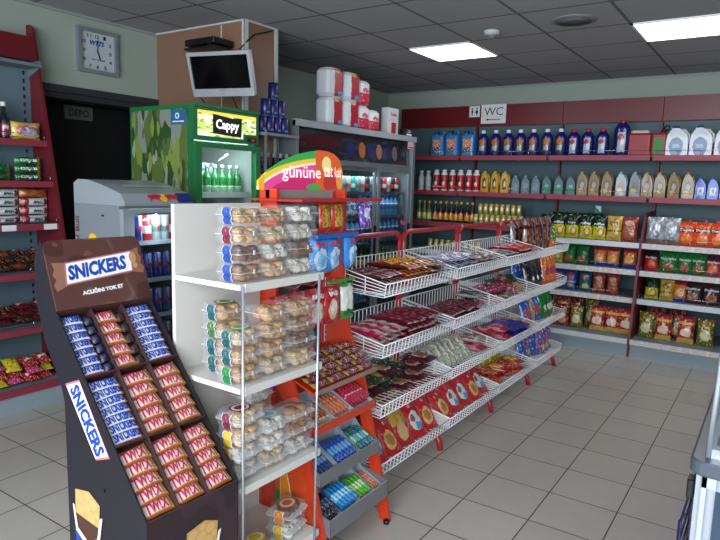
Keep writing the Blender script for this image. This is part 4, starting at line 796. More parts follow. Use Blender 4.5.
for t in range(4):
    for b in range(4):
        o=empty('wire_basket',(XR,YB[b]+.0065,TZ[t]),0,'white wire basket of the %s tier, %s along the gondola'%(TN[t],BN[b]),'basket','white wire baskets')
        for n,m in BM: inst(n,m,o)
        o.scale=(1,(YB[b+1]-YB[b]-.013)/LB,1)
def bk_(t,b,dx,dy,dz): return T(XR+dx,YB[b]+.0065+dy*(YB[b+1]-YB[b])/.77,TZ[t]-.047-dx*.036+dz)
LY=T(0,0,0,R(-90),0,0)
def lay(t,b,cols,dy0,dy1,w,h,th_,m_,name,label,cat,group,layers=1,text=None,dx=.18,jit=3,seed=1,ends='lr',rz=0,skip=0):
    """packets lying flat, long side towards the aisle"""
    for L in range(layers):
        n=cols-L*skip
        for i in range(n):
            m=m_[(i+L)%len(m_)] if isinstance(m_,list) else m_
            dy=dy0+(dy1-dy0)*(i+.5)/n+rnd(-.002,.002)
            M=bk_(t,b,dx+rnd(-.012,.012),dy,th_*.62+.003+L*th_*1.1)@T(0,0,0,0,0,R(rz+rnd(-jit,jit)*.35))@LY@T(0,0,-h/2)
            put(bag(w,round(min(h,(dy1-dy0)/cols*.95),4),th_,m,seed+(i+L)%3,ends,text),name,'%s, %s from near end, %s%s tier %s basket'%(label,ORD[i],['low layer, ','upper layer, ','top layer, '][L] if layers>1 else '',TN[t],BN[b]),cat,group,M)
def stand(t,b,n,dy0,dy1,w,h,th_,ms,name,label,cat,group,tilt=-35,dx=.17,text=None,seed=2,rz=75,rows=1):
    for rr_ in range(rows):
        for i in range(n):
            m=ms[(i+rr_)%len(ms)] if isinstance(ms,list) else ms
            M=bk_(t,b,dx-rr_*.09+rnd(-.01,.01),dy0+(dy1-dy0)*(i+.5)/n,.004)@T(0,0,0,R(0),0,R(rz+rnd(-4,4)))@T(0,0,0,R(tilt+rnd(-3,3)),0,0)@T(0,0,.004)
            put(bag(w,h,th_,m,seed+i%3,'tb',text),name,'%s, %s from near end, %s tier %s basket'%(label,ORD[i],TN[t],BN[b]),cat,group,M)
def pile(t,b,n,dy0,dy1,w,h,th_,ms,name,label,cat,group,layers=2,seed=3,text=None,depth=(.12,.21)):
    n=max(1,int((dy1-dy0)/(w*1.03)))
    for L in range(layers):
        for i in range(n):
            m=ms[(i+L*2)%len(ms)]
            M=bk_(t,b,rnd(*depth),dy0+(dy1-dy0)*(i+.5+.12*L)/(n+.12*L),th_*.68+L*th_*1.12)@T(0,0,0,R(rnd(-2,2)),R(rnd(-2,3)),R(rnd(83,97)))@LY@T(0,0,-h/2)
            put(bag(w,h,th_,m,seed+(i+L)%3,'tb',text),name,'%s, %s from near end, %s%s tier %s basket'%(label,ORD[i],['low layer, ','upper layer, ','top layer, '][L] if layers>1 else '',TN[t],BN[b]),cat,group,M)
def st(a,b_,c=None,n=5):
    """repeating print along a bar"""
    L=[]
    for k in range(n):
        u=(k+.5)/n; L.append(('r',u,.5,.28/n,.26,a)); 
        if c: L.append(('r',u+.5/n,.5,.10/n,.34,c))
    return [('b',0,.12,b_),('b',.88,1,b_)]+L+[('v',0,.04,'#c8c0bc'),('v',.96,1,'#c8c0bc')]
g_rd=pk('wafer_red_yellow','#d01818',st('#f0c428','#a01414','#f0e0b0',3)); g_br=pk('bar_brown_pink','#6e3034',st('#c4949a','#4c1e24',None,4)); g_dr=pk('bar_dark_red_gold','#7a1816',st('#e0b43c','#3c1010','#d03a24',3)); g_ol=pk('bar_olive','#9c8a52',st('#5a3c28','#6a5a38','#d8cca4',4)); g_pu=pk('bar_white_purple','#d4d2e0',st('#3c3484','#8a84b8',None,4)); g_bg=pk('bar_beige','#a08878',st('#5c3e38','#7a6458',None,4)); g_r2=pk('bar_deep_red','#a41624',st('#c86060','#6c0c18',None,5)); g_gy=pk('packet_grey','#7c8088',st('#3c343c','#a8a8b0',None,3))
g_pk=pk('bar_hot_pink','#cc1c50',st('#e890a8','#941440',None,4)); g_bu=pk('bar_burgundy','#7c1a34',st('#a84c60','#54101f',None,6)); g_wh=pk('bar_white_brown','#d0c4c0',st('#8a5a58','#b09a98',None,4)); g_dk=pk('bar_near_black','#2c2026',st('#8c4048','#18100f',None,4)); g_mg=pk('bag_magenta','#a02a58',[('n',6,.56,'#d8b0b8'),('e',.5,.5,.3,.2,'#7a3a20')])
# top tier
lay(0,0,5,.02,.25,.27,.046,.026,g_br,'chocolate_bar','brown pink bar lying flat','chocolate bar','brown pink bars',3)
lay(0,0,6,.26,.56,.28,.05,.034,[g_rd,g_rd,g_dr],'wafer_packet','red and yellow wafer packet','wafer packet','red yellow wafers',3,('METRO',.5,.5,.3,.4,mat('yellow_print','#e8c83c',.5),.03))
lay(0,0,4,.57,.74,.24,.042,.028,[g_ol,g_br],'chocolate_bar','olive and brown bar','chocolate bar','olive bars',3)
lay(0,1,8,.02,.42,.26,.05,.03,g_pu,'chocolate_bar','white and purple bar','chocolate bar','white purple bars',3)
lay(0,1,6,.44,.74,.24,.05,.03,[g_bg,g_ol],'chocolate_bar','beige brown bar','chocolate bar','beige bars',2)
lay(0,2,6,.02,.34,.24,.052,.03,[g_gy,g_bg],'chocolate_bar','grey beige bar','chocolate bar','grey bars',2)
lay(0,2,7,.35,.74,.27,.055,.036,g_r2,'chocolate_bar','deep red bar','chocolate bar','deep red bars',2)
g_cu=pk('copper_foil_bag','#8a4a34',[('v',0,.16,'#b8b0b0'),('v',.84,1,'#b8b0b0'),('n',4,.56,'#c88a5c'),('b',.7,.8,'#5a1c28')],.22,.3,.5); g_sv=pk('silver_plum_bag','#8c8890',[('v',.3,.62,'#5c2438'),('n',5,.6,'#b8a8a8')],.22,.3,.5)
stand(0,3,6,.0,.66,.12,.27,.05,[g_cu,g_sv],'wafer_bag','tall copper and silver wafer bag standing up','wafer bag','tall foil bags',-4,.20,rz=80)
stand(0,3,5,.05,.60,.12,.24,.05,[g_sv,g_cu],'wafer_bag','tall foil wafer bag at the back','wafer bag','tall foil bags at the back',-4,.09,rz=80)
put(bag(.13,.20,.05,pk('green_orange_bag','#2c7a34',[('b',0,.4,'#c86a34'),('n',6,.6,'#d8c8a0')]),5),'wafer_bag','green and orange bag at the far end of the top tier','wafer bag',None,bk_(0,3,.22,.70,.004)@T(0,0,0,R(-8),0,R(80)))
# second tier
lay(1,0,6,.02,.28,.27,.045,.03,[g_pk,g_wh],'chocolate_bar','hot pink or whitish bar','chocolate bar','pink bars',3)
lay(1,0,7,.30,.66,.28,.05,.034,[g_bu],'chocolate_bar','burgundy bar','chocolate bar','burgundy bars',3)
lay(1,0,2,.67,.75,.22,.045,.03,g_dk,'chocolate_bar','near black bar','chocolate bar','near black bars',1)
lay(1,1,10,.02,.50,.26,.046,.03,[g_dk,g_bu],'chocolate_bar','dark bar with red print','chocolate bar','dark bars',2)
pile(1,1,3,.50,.74,.13,.18,.045,[g_mg,g_dk,g_gy],'sweet_bag','dark and magenta sweet bag','sweet bag','dark magenta bags',2)
g_gnw=pk('bag_green_dark','#1f5a2c',[('b',0,.4,'#b08a4a'),('n',7,.6,'#102814')])
pile(1,2,3,.03,.40,.15,.20,.05,[g_mg,g_bg,g_mg],'sweet_bag','magenta sweet bag','sweet bag','magenta bags',2)
stand(1,2,3,.30,.72,.16,.19,.06,[g_gnw,g_mg],'sweet_bag','green topped sweet bag','sweet bag','green topped bags',-50,.22)
g_b4=pk('black_bag','#14151c',[('n',6,.64,'#4a5060')],.25); g_or=pk('orange_bag','#d4682c',[('n',5,.56,'#e8b070'),('e',.5,.4,.26,.14,'#a83a58'),('b',0,.1,'#c84818')],.25); g_bl=pk('blue_top_bag','#1a56b4',[('n',6,.6,'#e0c040')],.25)
stand(1,3,3,.02,.42,.13,.22,.055,[g_b4],'snack_bag','black snack bag with a white figure','snack bag','black snack bags',-14,.23,text=('4',.62,.36,.2,.2,TW,.02))
stand(1,3,3,.02,.42,.13,.26,.05,[g_bl],'snack_bag','blue snack bag behind the black ones','snack bag','blue snack bags behind',-8,.12)
stand(1,3,3,.43,.75,.11,.27,.05,[g_or],'snack_bag','orange snack bag','snack bag','orange snack bags',-10,.25)
# third tier
g_gc=pk('green_cookie_pack','#1c4a34',[('n',5,.54,'#6a2028'),('e',.6,.3,.24,.16,'#b89c34'),('n',9,.64,'#a8b8ac')],.2,.5); g_cc=pk('plum_cookie_pack','#501828',[('e',.5,.42,.36,.26,'#c8c0b8'),('e',.5,.42,.3,.21,'#a8743c'),('n',9,.66,'#a08890')],.2,.5)
pile(2,0,6,.03,.46,.13,.19,.045,[g_gc,g_gc,g_cc],'biscuit_pack','green and gold biscuit pack','biscuit pack','green biscuit packs',3)
pile(2,0,4,.44,.72,.14,.19,.045,[g_cc],'biscuit_pack','plum biscuit pack with biscuit picture','biscuit pack','plum biscuit packs',3)
g_wt=pk('cream_roll_bag','#a8ac98',[('n',5,.52,'#e0e0d0'),('v',.45,.5,'#5a6a40'),('n',8,.66,'#5c2838')],.25); g_nv=pk('navy_white_pack','#2a2448',[('n',7,.56,'#b8b4c4')],.25)
stand(2,1,7,.04,.50,.085,.19,.05,[g_wt],'cream_roll','cream white roll packet','roll packet','cream white rolls',-48,.24,rz=82)
pile(2,1,3,.05,.40,.13,.18,.04,[g_nv,g_r2],'sweet_bag','navy and white packet behind the rolls','sweet bag','navy packets',1,depth=(.04,.09))
pile(2,1,3,.50,.74,.14,.18,.045,[g_pk,g_mg,g_wh],'sweet_bag','pink and white bag','sweet bag','pink white bags',2)
g_rb=pk('red_white_bag','#b81c2c',[('e',.5,.45,.32,.24,'#c8bcae'),('e',.5,.42,.22,.14,'#8a6a50')],.25); g_bb=pk('cobalt_bag','#16308c',[('n',8,.64,'#b84048')],.25); g_wo=pk('biscuit_tan_pack','#b88a54',[('n',7,.56,'#e0d0b0')],.3)
pile(2,2,3,.03,.34,.14,.19,.045,[g_rb,g_pk],'sweet_bag','red bag with pale picture','sweet bag','red picture bags',2)
lay(2,2,5,.32,.66,.28,.06,.035,[g_bb],'biscuit_roll','long cobalt blue packet','biscuit packet','cobalt packets',2)
lay(2,2,1,.67,.74,.27,.06,.035,[g_wo],'biscuit_roll','long tan packet','biscuit packet','tan packets',2)
g_bt=pk('blue_chip_bag','#1c4eb0',[('e',.5,.45,.3,.2,'#c84040'),('n',6,.6,'#7ab0e0')],.22); g_gn2=pk('green_chip_bag','#146a2e',[('e',.62,.34,.22,.12,'#d8d8d0'),('n',6,.64,'#2ca050')],.22)
stand(2,3,3,.02,.42,.13,.22,.055,[g_bt,g_wo],'snack_bag','blue snack bag with red badge','snack bag','blue red snack bags',-16,.23)
stand(2,3,3,.43,.75,.11,.25,.055,[g_gn2],'snack_bag','green snack bag','snack bag','green snack bags',-12,.24)
# lowest tier
g_r4=pk('red_biscuit_bag','#b4141f',[('e',.5,.3,.3,.2,'#d0a468'),('e',.5,.3,.2,.13,'#a87038'),('n',7,.68,'#e0b0a0')],.22,.5); g_r4w=pk('red_biscuit_bag_blue','#b4141f',[('e',.5,.36,.32,.22,'#c8ccd0'),('r',.62,.24,.14,.08,'#4a90c8'),('e',.4,.42,.12,.1,'#8a5a3c')],.22,.5); g_y4=pk('gold_biscuit_bag','#a81820',[('b',.45,1,'#b8923a'),('e',.5,.3,.3,.2,'#c8a070')],.22,.5)
stand(3,0,5,.03,.74,.14,.26,.05,[g_r4w,g_r4,g_y4],'biscuit_bag','red biscuit bag leaning back','biscuit bag','leaning red biscuit bags',-38,.28,rz=80)
stand(3,0,5,.05,.74,.135,.25,.045,[g_y4,g_r4],'biscuit_bag','red and gold biscuit bag behind','biscuit bag','red gold biscuit bags behind',-14,.075,rz=82)
stand(3,1,5,.03,.74,.14,.25,.05,[g_r4,g_r4w,g_r4w],'biscuit_bag','red biscuit bag with pale blue badge','biscuit bag','red blue biscuit bags',-42,.28,rz=80)
stand(3,1,5,.05,.72,.13,.24,.045,[g_rb,g_r4],'biscuit_bag','red bag behind the front row','biscuit bag','red bags behind the front row',-12,.07,rz=82)
g_ye=pk('yellow_twist_bag','#c8b41c',[('n',7,.6,'#6a6a20')],.25); g_rg=pk('red_ribbon_bag','#b0202c',[('n',7,.55,'#d8a86a'),('n',5,.62,'#2a6a3a')],.25)
pile(3,2,4,.05,.60,.12,.17,.05,[g_rg,g_rd],'sweet_bag','small red patterned bag','sweet bag','small red patterned bags',2,depth=(.16,.24))
stand(3,2,4,.10,.62,.10,.17,.05,[g_ye],'sweet_bag','yellow twisted bag','sweet bag','yellow twisted bags',-20,.13,rz=80)
g_bo=pk('blue_orange_bag','#1c58c0',[('n',4,.54,'#d85a34'),('n',6,.6,'#e0c0a0'),('e',.6,.2,.16,.1,'#e0c040')],.22,.5)
stand(3,3,3,.02,.38,.12,.25,.055,[g_bl,g_bo],'snack_bag','blue snack bag low on the gondola','snack bag','low blue snack bags',-14,.22)
stand(3,3,3,.38,.75,.125,.29,.06,[g_bo],'snack_bag','large blue and orange snack bag','snack bag','large blue orange bags',-12,.25)
# ================================================================== ORANGE SWEETS RACK
m_or=mat('orange_red_enamel','#c83a1c',.35,coat=.4,var=.04); m_gs=mat('grey_tray_steel','#8b8d92',.35,.5)
rk=empty('sweets_rack',(-1.37,1.85,0),R(90),'orange red metal sweets rack with a curved printed header','display rack')
for k,x in enumerate((.0,.462)):
    mb=MB(); mb.prism([(.28,.0),(.37,.0),(.37,1.52),(.28,1.52)],'x',x,x+.018); mb.prism([(-.02,0),(.035,0),(.20,.62),(.28,.72),(.28,1.0),(.255,.98),(.235,.86),(.15,.66)],'x',x,x+.018); mb.build('side_frame',m_or,rk)
mb=MB(); mb.b2((.018,.355,.05),(.462,.365,.80)); mb.build('back_panel',m_or,rk)
for z in (.95,1.125,1.335,1.465): MB().b2((.018,.352,z-.008),(.462,.358,z+.008)).build('cross_bar',m_or,rk)
mb=MB(); mb.b2((-.0,.33,1.482),(.48,.338,1.52)); mb.build('sign_rail',m_or,rk)
fan=pk('orange_drink_print','#c8481c',[('e',.46,.56,.18,.30,'#e8c8a0'),('e',.46,.56,.155,.26,'#e08a20'),('e',.16,.30,.14,.14,'#2c7a34'),('e',.16,.92,.14,.12,'#5a9ac0')],.35,warp=0,crk=0)
MB().quad([(-.002,.275,.03),(-.002,.02,.03),(-.002,.17,.55),(-.002,.275,.62)]).build('side_print',fan,rk)
# trays: (front depth, front z, back depth, back z)
TR=[('A',-.005,.205,.22,.27,.075),('B',.05,.385,.24,.45,.055),('C',.075,.57,.26,.63,.03),('D',.085,.715,.30,.80,.012)]
for nme,d0,z0_,d1,z1,lip in TR:
    mb=MB(); m_=m_gs if nme in 'AB' else m_or
    mb.prism([(d0,z0_-lip),(d1,z1-lip),(d1,z1-lip+.006),(d0+.004,z0_-lip+.006),(d0+.004,z0_+.002),(d0,z0_)],'x',.02,.46)
    for x in (.0185,.457): mb.prism([(d0,z0_-lip),(d1,z1-lip),(d1,z1-.01),(d0,z0_)],'x',x,x+.004)
    mb.build('tray',m_,rk)
    if nme in 'D': MB().prism([(d0-.002,z0_-.008),(d0-.006,z0_-.008),(d0-.006,z0_+.012),(d0-.002,z0_+.012)],'x',.015,.465).build('tray_lip',mat('brown_tray_lip','#94766a',.5),rk)
    if nme=='A': [MB().lathe([(.014,0),(.016,.014),(.009,.02)],0,10,c=(x,-.012,.0)).build('castor',M_blk,rk) for x in (.447,.032)]
rp=lambda lx,ly,z: T(-1.37-ly,1.85+lx,z)@T(0,0,0,0,0,R(90))
def on_tray(k,lx,f,up): 
    _,d0,z0_,d1,z1,lip=TR[k]; ly=d0+(d1-d0)*f; z=z0_-lip+(z1-z0_)*f+.008+up; a=math.atan2(z1-z0_,d1-d0)
    return rp(lx,ly,z)@T(0,0,0,a,0,0)
g_cb=pk('maroon_gold_bar','#6a2430',[('n',9,.55,'#b8808a'),('v',0,.1,'#c89a4a'),('v',.9,1,'#c89a4a'),('v',.46,.5,'#d0b0a0')],.22,.4,.2)
k=0
for L in range(2):
    for c_ in range(4):
        for r__ in range(5 if L==0 else 3):
            M=on_tray(3,.075+c_*.112+rnd(-.003,.003),.10+r__*.185+L*.17,.019+L*.027)@LY@T(0,0,-.018)
            put(bag(.104,.038,.024,g_cb,30+k%3,'lr',nu=9,nv=6),'chocolate_bar','maroon foil chocolate bar, %s column of the top rack tray, %s from the front%s'%(ORD[c_],ORD[r__],', upper' if L else ''),'chocolate bar','maroon chocolate bars on the orange rack',M); k+=1
def dbox(k,lx,w,f0,f1,h,mout,label,packs,ptag,ptext=None,n=5,pl=.11,rows=1,m_in='#9aa4b0'):
    """open display carton on a tray with packs lying in it"""
    _,d0,z0_,d1,z1,lip=TR[k]; L=(d1-d0)*(f1-max(f0,.06))
    M=on_tray(k,lx,max(f0,.06),.004)
    mb=MB(); t=.0025
    mb.b2((-w/2,0,0),(w/2,L,t),1); mb.prism([(0,t),(0,h*.55),(L*.75,h),(L,h*1.5),(L,t)],'x',-w/2,-w/2+t,1); mb.prism([(0,t),(0,h*.55),(L*.75,h),(L,h*1.5),(L,t)],'x',w/2-t,w/2,1)
    mb.quad([(-w/2,-.0005,0),(w/2,-.0005,0),(w/2,-.0005,h*.55),(-w/2,-.0005,h*.55)],0); mb.b2((-w/2+t,0,0),(w/2-t,t,h*.53),1); mb.b2((-w/2+t,L-t,t),(w/2-t,L,h*1.5),1)
    o=mb.build('display_box',[mout,mat('inner_card_'+m_in[1:],m_in,.7)]); o.matrix_world=M; tag(o,label,'display box')
    for r__ in range(rows):
        for i in range(n):
            P=M@T(-w/2+(w-.012)*(i+.5)/n+.006,L*.46,.0135+r__*.0148)@T(0,0,0,R(5),0,R(rnd(-2,2)))@T(0,0,0,0,0,R(90))@LY@T(0,0,-(w-.012)/n*.46)
            ph=(w-.014)/n*.92
            put(bag(pl,round(ph,4),.013,packs[i%len(packs)],40+i%2,'lr',ptext,7,5),'sweet_pack','%s, %s from the left, %s layer'%(ptag,ORD[i],['low','second','third','top'][r__]),'sweet pack',ptag,P)
p_br=pk('caramel_bar_wrap','#9c4a24',[('n',8,.56,'#e09a5c'),('v',0,.1,'#d8c0a8')]); p_or=pk('peach_bar_wrap','#d06a44',[('n',8,.55,'#e8b090')]); p_rd=pk('cherry_pack_wrap','#b81c3c',[('n',9,.58,'#e06a80'),('v',.4,.44,'#f0d0d8')])
p_bl=pk('blue_gum_wrap','#1c58b4',[('v',.3,.6,'#5aa0e0'),('n',9,.64,'#c8e0f0')]); p_gr=pk('green_gum_wrap','#1f8a4a',[('v',.3,.6,'#8ad0a0'),('n',9,.64,'#e0f4e4')]); p_bk=pk('black_gum_wrap','#10182c',[('v',.3,.7,'#38506e'),('n',9,.62,'#b0b8c4')]); p_cy=pk('cyan_gum_wrap','#2c94d4',[('v',.3,.6,'#a4dcf4'),('n',8,.62,'#1850a0')]); p_lg=pk('lime_gum_wrap','#5cb83a',[('v',.3,.6,'#c8f0a8'),('n',8,.62,'#2a7a2a')]); p_nv=pk('navy_gum_wrap','#183a7a',[('v',.35,.6,'#7a9ac8')])
o_yo=pk('yellow_orange_box_print','#e0a820',[('n',6,.54,'#d8502a'),('n',8,.6,'#3a7a3a')]); o_or=pk('orange_brown_box_print','#b8502c',[('n',7,.55,'#e8c0a0')]); o_re=pk('red_box_print','#b82440',[('n',7,.6,'#e8a0a8')]); o_bl=pk('blue_box_print','#1c50b0',[('n',6,.56,'#7ac0f0')]); o_gn=pk('green_box_print','#1f7a5a',[('n',6,.56,'#a0e0b8')]); o_bk=pk('black_box_print','#10141c',[('n',7,.62,'#a0a8b4')])
dbox(2,.085,.125,.03,.95,.045,o_yo,'yellow and orange printed box of bars on the rack third tray',[p_br],'caramel coloured bar in the yellow orange box',n=5,rows=2)
dbox(2,.22,.135,.03,.95,.045,o_or,'grey lined box of peach coloured bars on the rack third tray',[p_or],'peach coloured bar in the grey lined box',n=5,rows=2)
dbox(2,.37,.15,.03,.95,.035,o_re,'red box of cherry packs at the right of the rack third tray',[p_rd],'cherry red pack in the red box',n=6,rows=3)
dbox(1,.085,.125,.0,.9,.05,o_yo,'yellow box of gum at the left of the rack second tray',[p_nv],'navy gum pack in the yellow box',n=5,rows=2)
dbox(1,.235,.16,.0,.9,.05,o_bl,'blue box of gum in the middle of the rack second tray',[p_bl],'bright blue gum pack in the blue box',n=6,rows=3)
dbox(1,.39,.13,.0,.9,.05,o_gn,'grey lined box of green gum on the rack second tray',[p_gr,p_bl],'green gum pack in the grey lined box',n=5,rows=3)
dbox(0,.075,.11,.0,.9,.05,o_bk,'black box of gum at the left of the rack lowest tray',[p_bk],'black gum pack in the black box',n=4,rows=4)
dbox(0,.20,.13,.0,.9,.05,o_bl,'cyan box of gum on the rack lowest tray',[p_cy],'cyan gum pack in the cyan box',n=5,rows=4)
dbox(0,.325,.11,.0,.9,.05,o_gn,'green box of lime gum on the rack lowest tray',[p_lg],'lime green gum pack in the green box',n=4,rows=3)
dbox(0,.42,.065,.0,.9,.05,o_or,'narrow orange brown box at the right of the rack lowest tray',[p_or],'peach pack in the narrow box',n=3,rows=2)
# header sign, top tray and hooks
top_=[(-.06,1.515),(.50,1.515),(.50,1.60),(.488,1.635),(.465,1.66),(.43,1.678),(.38,1.687),(.32,1.688),(.25,1.678),(.17,1.662),(.08,1.632),(.0,1.594),(-.06,1.55)]
hp=pk('header_rainbow','#c82468',[('e',.9,-.3,1.12,1.33,'#3aa04c'),('e',.9,-.42,1.08,1.25,'#e8c83a'),('e',.86,-.36,.94,1.08,'#f4e4dc'),('e',.86,-.36,.92,1.02,'#e04a90'),('e',.8,-.5,.8,.95,'#c8246c'),('v',.0,.06,'#e0b020'),('r',.9,.9,.26,2,'#d85a24'),('e',.78,.66,.06,.2,'#f0d890'),('e',.86,.2,.12,.24,'#b82c2c'),('e',.96,.3,.05,.3,'#e8923c'),('e',.62,.06,.09,.1,'#4aa04c')],.2,.6,0,.3,warp=0,crk=0)  # unlit card; slight emission stands in for light falling on its front
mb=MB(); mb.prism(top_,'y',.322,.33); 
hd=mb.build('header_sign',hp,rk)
for s_,w_,h_,x_,z_,b_ in (('gününe',.255,.064,.205,1.582,.008),('tat',.065,.046,.388,1.597,.01),('kat',.05,.046,.46,1.597,0)): MB().text(s_,w_,h_,0,T(x_,.3185,z_),b_).build('header_word',mat('bright_white_print','#ffffff',.4,var=0,emit='#ffffff',es=.35),hd)  # words also emit a little to look front lit, no lamp behind them
mb=MB(); mb.b2((-.06,.10,1.474),(.50,.36,1.481)); mb.b2((-.06,.10,1.481),(.50,.104,1.487)); mb.build('top_tray',m_or if 0 else M_red,rk)
mb=MB(); mb.b2((.0,.318,1.482),(.42,.335,1.5145)); mb.build('header_base',mat('silver_header_base','#b4b0ac',.3,.4),rk)
for z,xs_ in ((1.465,(.24,.33)),(1.335,(.20,.30,.42)),(1.125,(.02,.13,.25,.37))):
    for x in xs_: MB().tube([(x,.354,z),(x,.19,z+.004),(x,.17,z+.02)],.003,0,5).build('hook',M_red,rk)
h_ry=pk('red_yellow_pouch','#c42418',[('r',.5,.5,.34,.36,'#d8a83c'),('n',6,.56,'#a04a2a'),('n',7,.62,'#5a9a3a')],.22,.4); h_gr=pk('green_pouch','#1f8a2c',[('b',.86,1,'#c8b040')],.25,.4); h_pu=pk('purple_pouch','#6a4ab0',[('n',5,.55,'#c0b0e0'),('e',.5,.5,.28,.2,'#d8d0f0')],.22,.4)
h_bl=pk('sky_blue_pouch','#2f8ad8',[('e',.5,.36,.36,.30,'#c4dcf0'),('e',.5,.32,.22,.18,'#7ab8e4'),('b',.86,1,'#2468c0')],.22,.4); h_rw=pk('red_white_pouch','#b8182c',[('e',.5,.38,.34,.28,'#e0b890'),('e',.5,.40,.22,.2,'#ece4d8'),('b',.0,.08,'#b01020')],.22,.4); h_gw=pk('green_white_pouch','#2a8a3c',[('b',.25,.9,'#d4d8cc'),('e',.5,.18,.4,.1,'#1a6a2c')],.22,.4)
pr=lambda lx,ly,z,rz=0: rp(lx,ly,z)@T(0,0,0,R(-3),0,R(rz))
red_=M_txtr
for i,(x,m_) in enumerate(((.215,h_ry),(.30,h_ry))): put(bag(.085,.13,.03,m_,50+i),'sweet_pouch','red and yellow pouch hanging under the header, %s one'%['left','right'][i],'pouch','red yellow pouches',pr(x,.20,1.345))
put(bag(.075,.12,.025,h_gr,52),'sweet_pouch','green pouch hanging behind beside the red and yellow ones','pouch',None,pr(.365,.25,1.35,30))
put(bag(.085,.125,.035,h_pu,53),'sweet_pouch','purple pouch hanging at the right edge of the orange rack','pouch',None,pr(.475,.17,1.355)@T(0,0,0,0,R(-6),0))
for i,x in enumerate((.175,.265,.395)): put(bag(.10,.158,.055,h_bl,54+i,'tb',('BINGO',.5,.76,.66,.13,red_,.04)),'sweet_pouch','sky blue pouch with red lettering, %s of the three on the rack'%['left','middle','right'][i],'pouch','sky blue pouches',pr(x,.20,1.175,(-14,4,12)[i]))
tag(MB().rbox((0,0,0),(.30,.02,.018),.006).build('hanging_strip',mat('blue_strip','#2468c0',.4),None,(0,0,0)),'blue plastic strip above the sky blue pouches','strip').matrix_world=rp(.285,.185,1.328)
for i,x in enumerate((-.06,.05,.16,.27)): put(bag(.108,.165,.04,h_rw,57+i,'tb',('BINGO',.5,.8,.66,.12,TW,.04)),'sweet_pouch','red pouch with pale picture on the low hooks, %s from the left'%ORD[i],'pouch','red pouches on the low hooks',pr(x+.0,.20,.945,rnd(-5,5)))
put(bag(.085,.16,.035,h_gw,58),'sweet_pouch','green and white pouch at the right of the low hooks','pouch',None,pr(.375,.19,.95,-6))
tag(MB().rbox((0,0,0),(.20,.012,.012),.004).build('hanging_strip',mat('green_strip','#2c9a3c',.4),None,(0,0,0)),'green plastic strip above the red pouches','strip').matrix_world=rp(.32,.185,1.128)
# ================================================================== WHITE BISCUIT SHELF
m_ws=mat('white_laminate','#d2d0ca',.45,var=.02,scale=2); m_rod=mat('pale_steel_rod','#b9bfc9',.25,.6)
ANG=90-math.degrees(.023); SO=(-1.399,1.405,0)
su=empty('biscuit_shelf',SO,R(ANG),'white open shelf unit stacked with clear boxes of biscuits','shelf unit'); W=.42; D=.33
MB().b2((0,D,0),(W,D+.016,1.462)).build('back_panel',m_ws,su)
SH=[1.216,.870,.522,.185]
for z in SH: 
    mb=MB(); mb.b2((0,.006,z-.018),(W,D-.0005,z)); mb.b2((.02,0,z-.026),(W,.0055,z+.002)); mb.build('shelf_board',m_ws,su)
for x in (.004,.388): MB().tube([(x,-.004,0),(x,-.004,1.212)],.005,0,8).build('support_rod',m_rod,su)
mb=MB(); mb.b2((0,.0,0),(W,D,.02)); mb.build('plinth',m_ws,su)
SM=Matrix.Translation(SO)@Euler((0,0,R(ANG))).to_matrix().to_4x4()
pet=glass('clear_box_plastic','#f4f6f8',.075,.10,False); pete=glass('clear_box_rim','#eef2f6',.38,.1,False)
def loft(mb,L,r=.014,m=0,n=3):
    V=[];F=[];K=0
    for z,w,d in L:
        ring=[]
        for (sx,sy,a0) in ((1,1,0),(-1,1,90),(-1,-1,180),(1,-1,270)):
            for k in range(n+1):
                a=R(a0+90*k/n); ring.append((sx*(w/2-r)+r*math.cos(a),sy*(d/2-r)+r*math.sin(a),z))
        V+=ring; K=len(ring)
    for i in range(len(L)-1):
        for j in range(K): F.append((i*K+j,i*K+(j+1)%K,(i+1)*K+(j+1)%K,(i+1)*K+j))
    F.append(tuple(reversed(range(K)))); F.append(tuple((len(L)-1)*K+j for j in range(K)))
    mb.add(V,F,m,None,False)
bw,bd,bh=.134,.122,.061
mb=MB(); loft(mb,[(0,bw*.86,bd*.86),(.012,bw*.9,bd*.9),(.030,bw*.96,bd*.96)]); base_me=mb.mesh('clear_base',[pet])
mb=MB(); loft(mb,[(.035,bw*.95,bd*.95),(.056,bw*.9,bd*.9),(.060,bw*.84,bd*.84)]); loft(mb,[(.031,bw*1.0,bd*1.0),(.034,bw*1.0,bd*1.0)],m=1); lid_me=mb.mesh('clear_lid',[pet,pete])
mb=MB(); mb.rbox((0,-bd*.5-.001,.036),(.009,.004,.016),.002); clasp_me=mb.mesh('clasp',[mat('white_tape','#aab2bc',.2)])
def ribbon(c,c2):
    k=('rb',c)
    if k in BG: return BG[k]
    m1=pk('ribbon_'+c[1:],c,[('n',6,.6,c2)],.4,.1); m2=mat('ribbon_edge','#c8d0dc',.5)
    mb=MB(); zs=[.002,.015,.028,.031,.044,.058]; off=[0,.006,-.002,0,.006,0]
    for wd,mm,e in ((.021,1,.0012),(.018,0,.002)):
        V=[];F=[];U=[]
        for z,o_ in zip(zs,off):
            sxx=-bw*(.43+.05*min(1,z/.03) if z<.03 else .5-.05*max(0,(z-.034)/.026))-e-.001
            V+=[(sxx,-.005+wd+o_,z),(sxx,-.005-wd+o_,z)]; U+=[(0,z/.06),(1,z/.06)]
        for i in range(len(zs)-1): F.append((2*i,2*i+1,2*i+3,2*i+2))
        mb.add(V,F,mm,U)
    BG[k]=mb.mesh('ribbon',[m1,m2]); return BG[k]
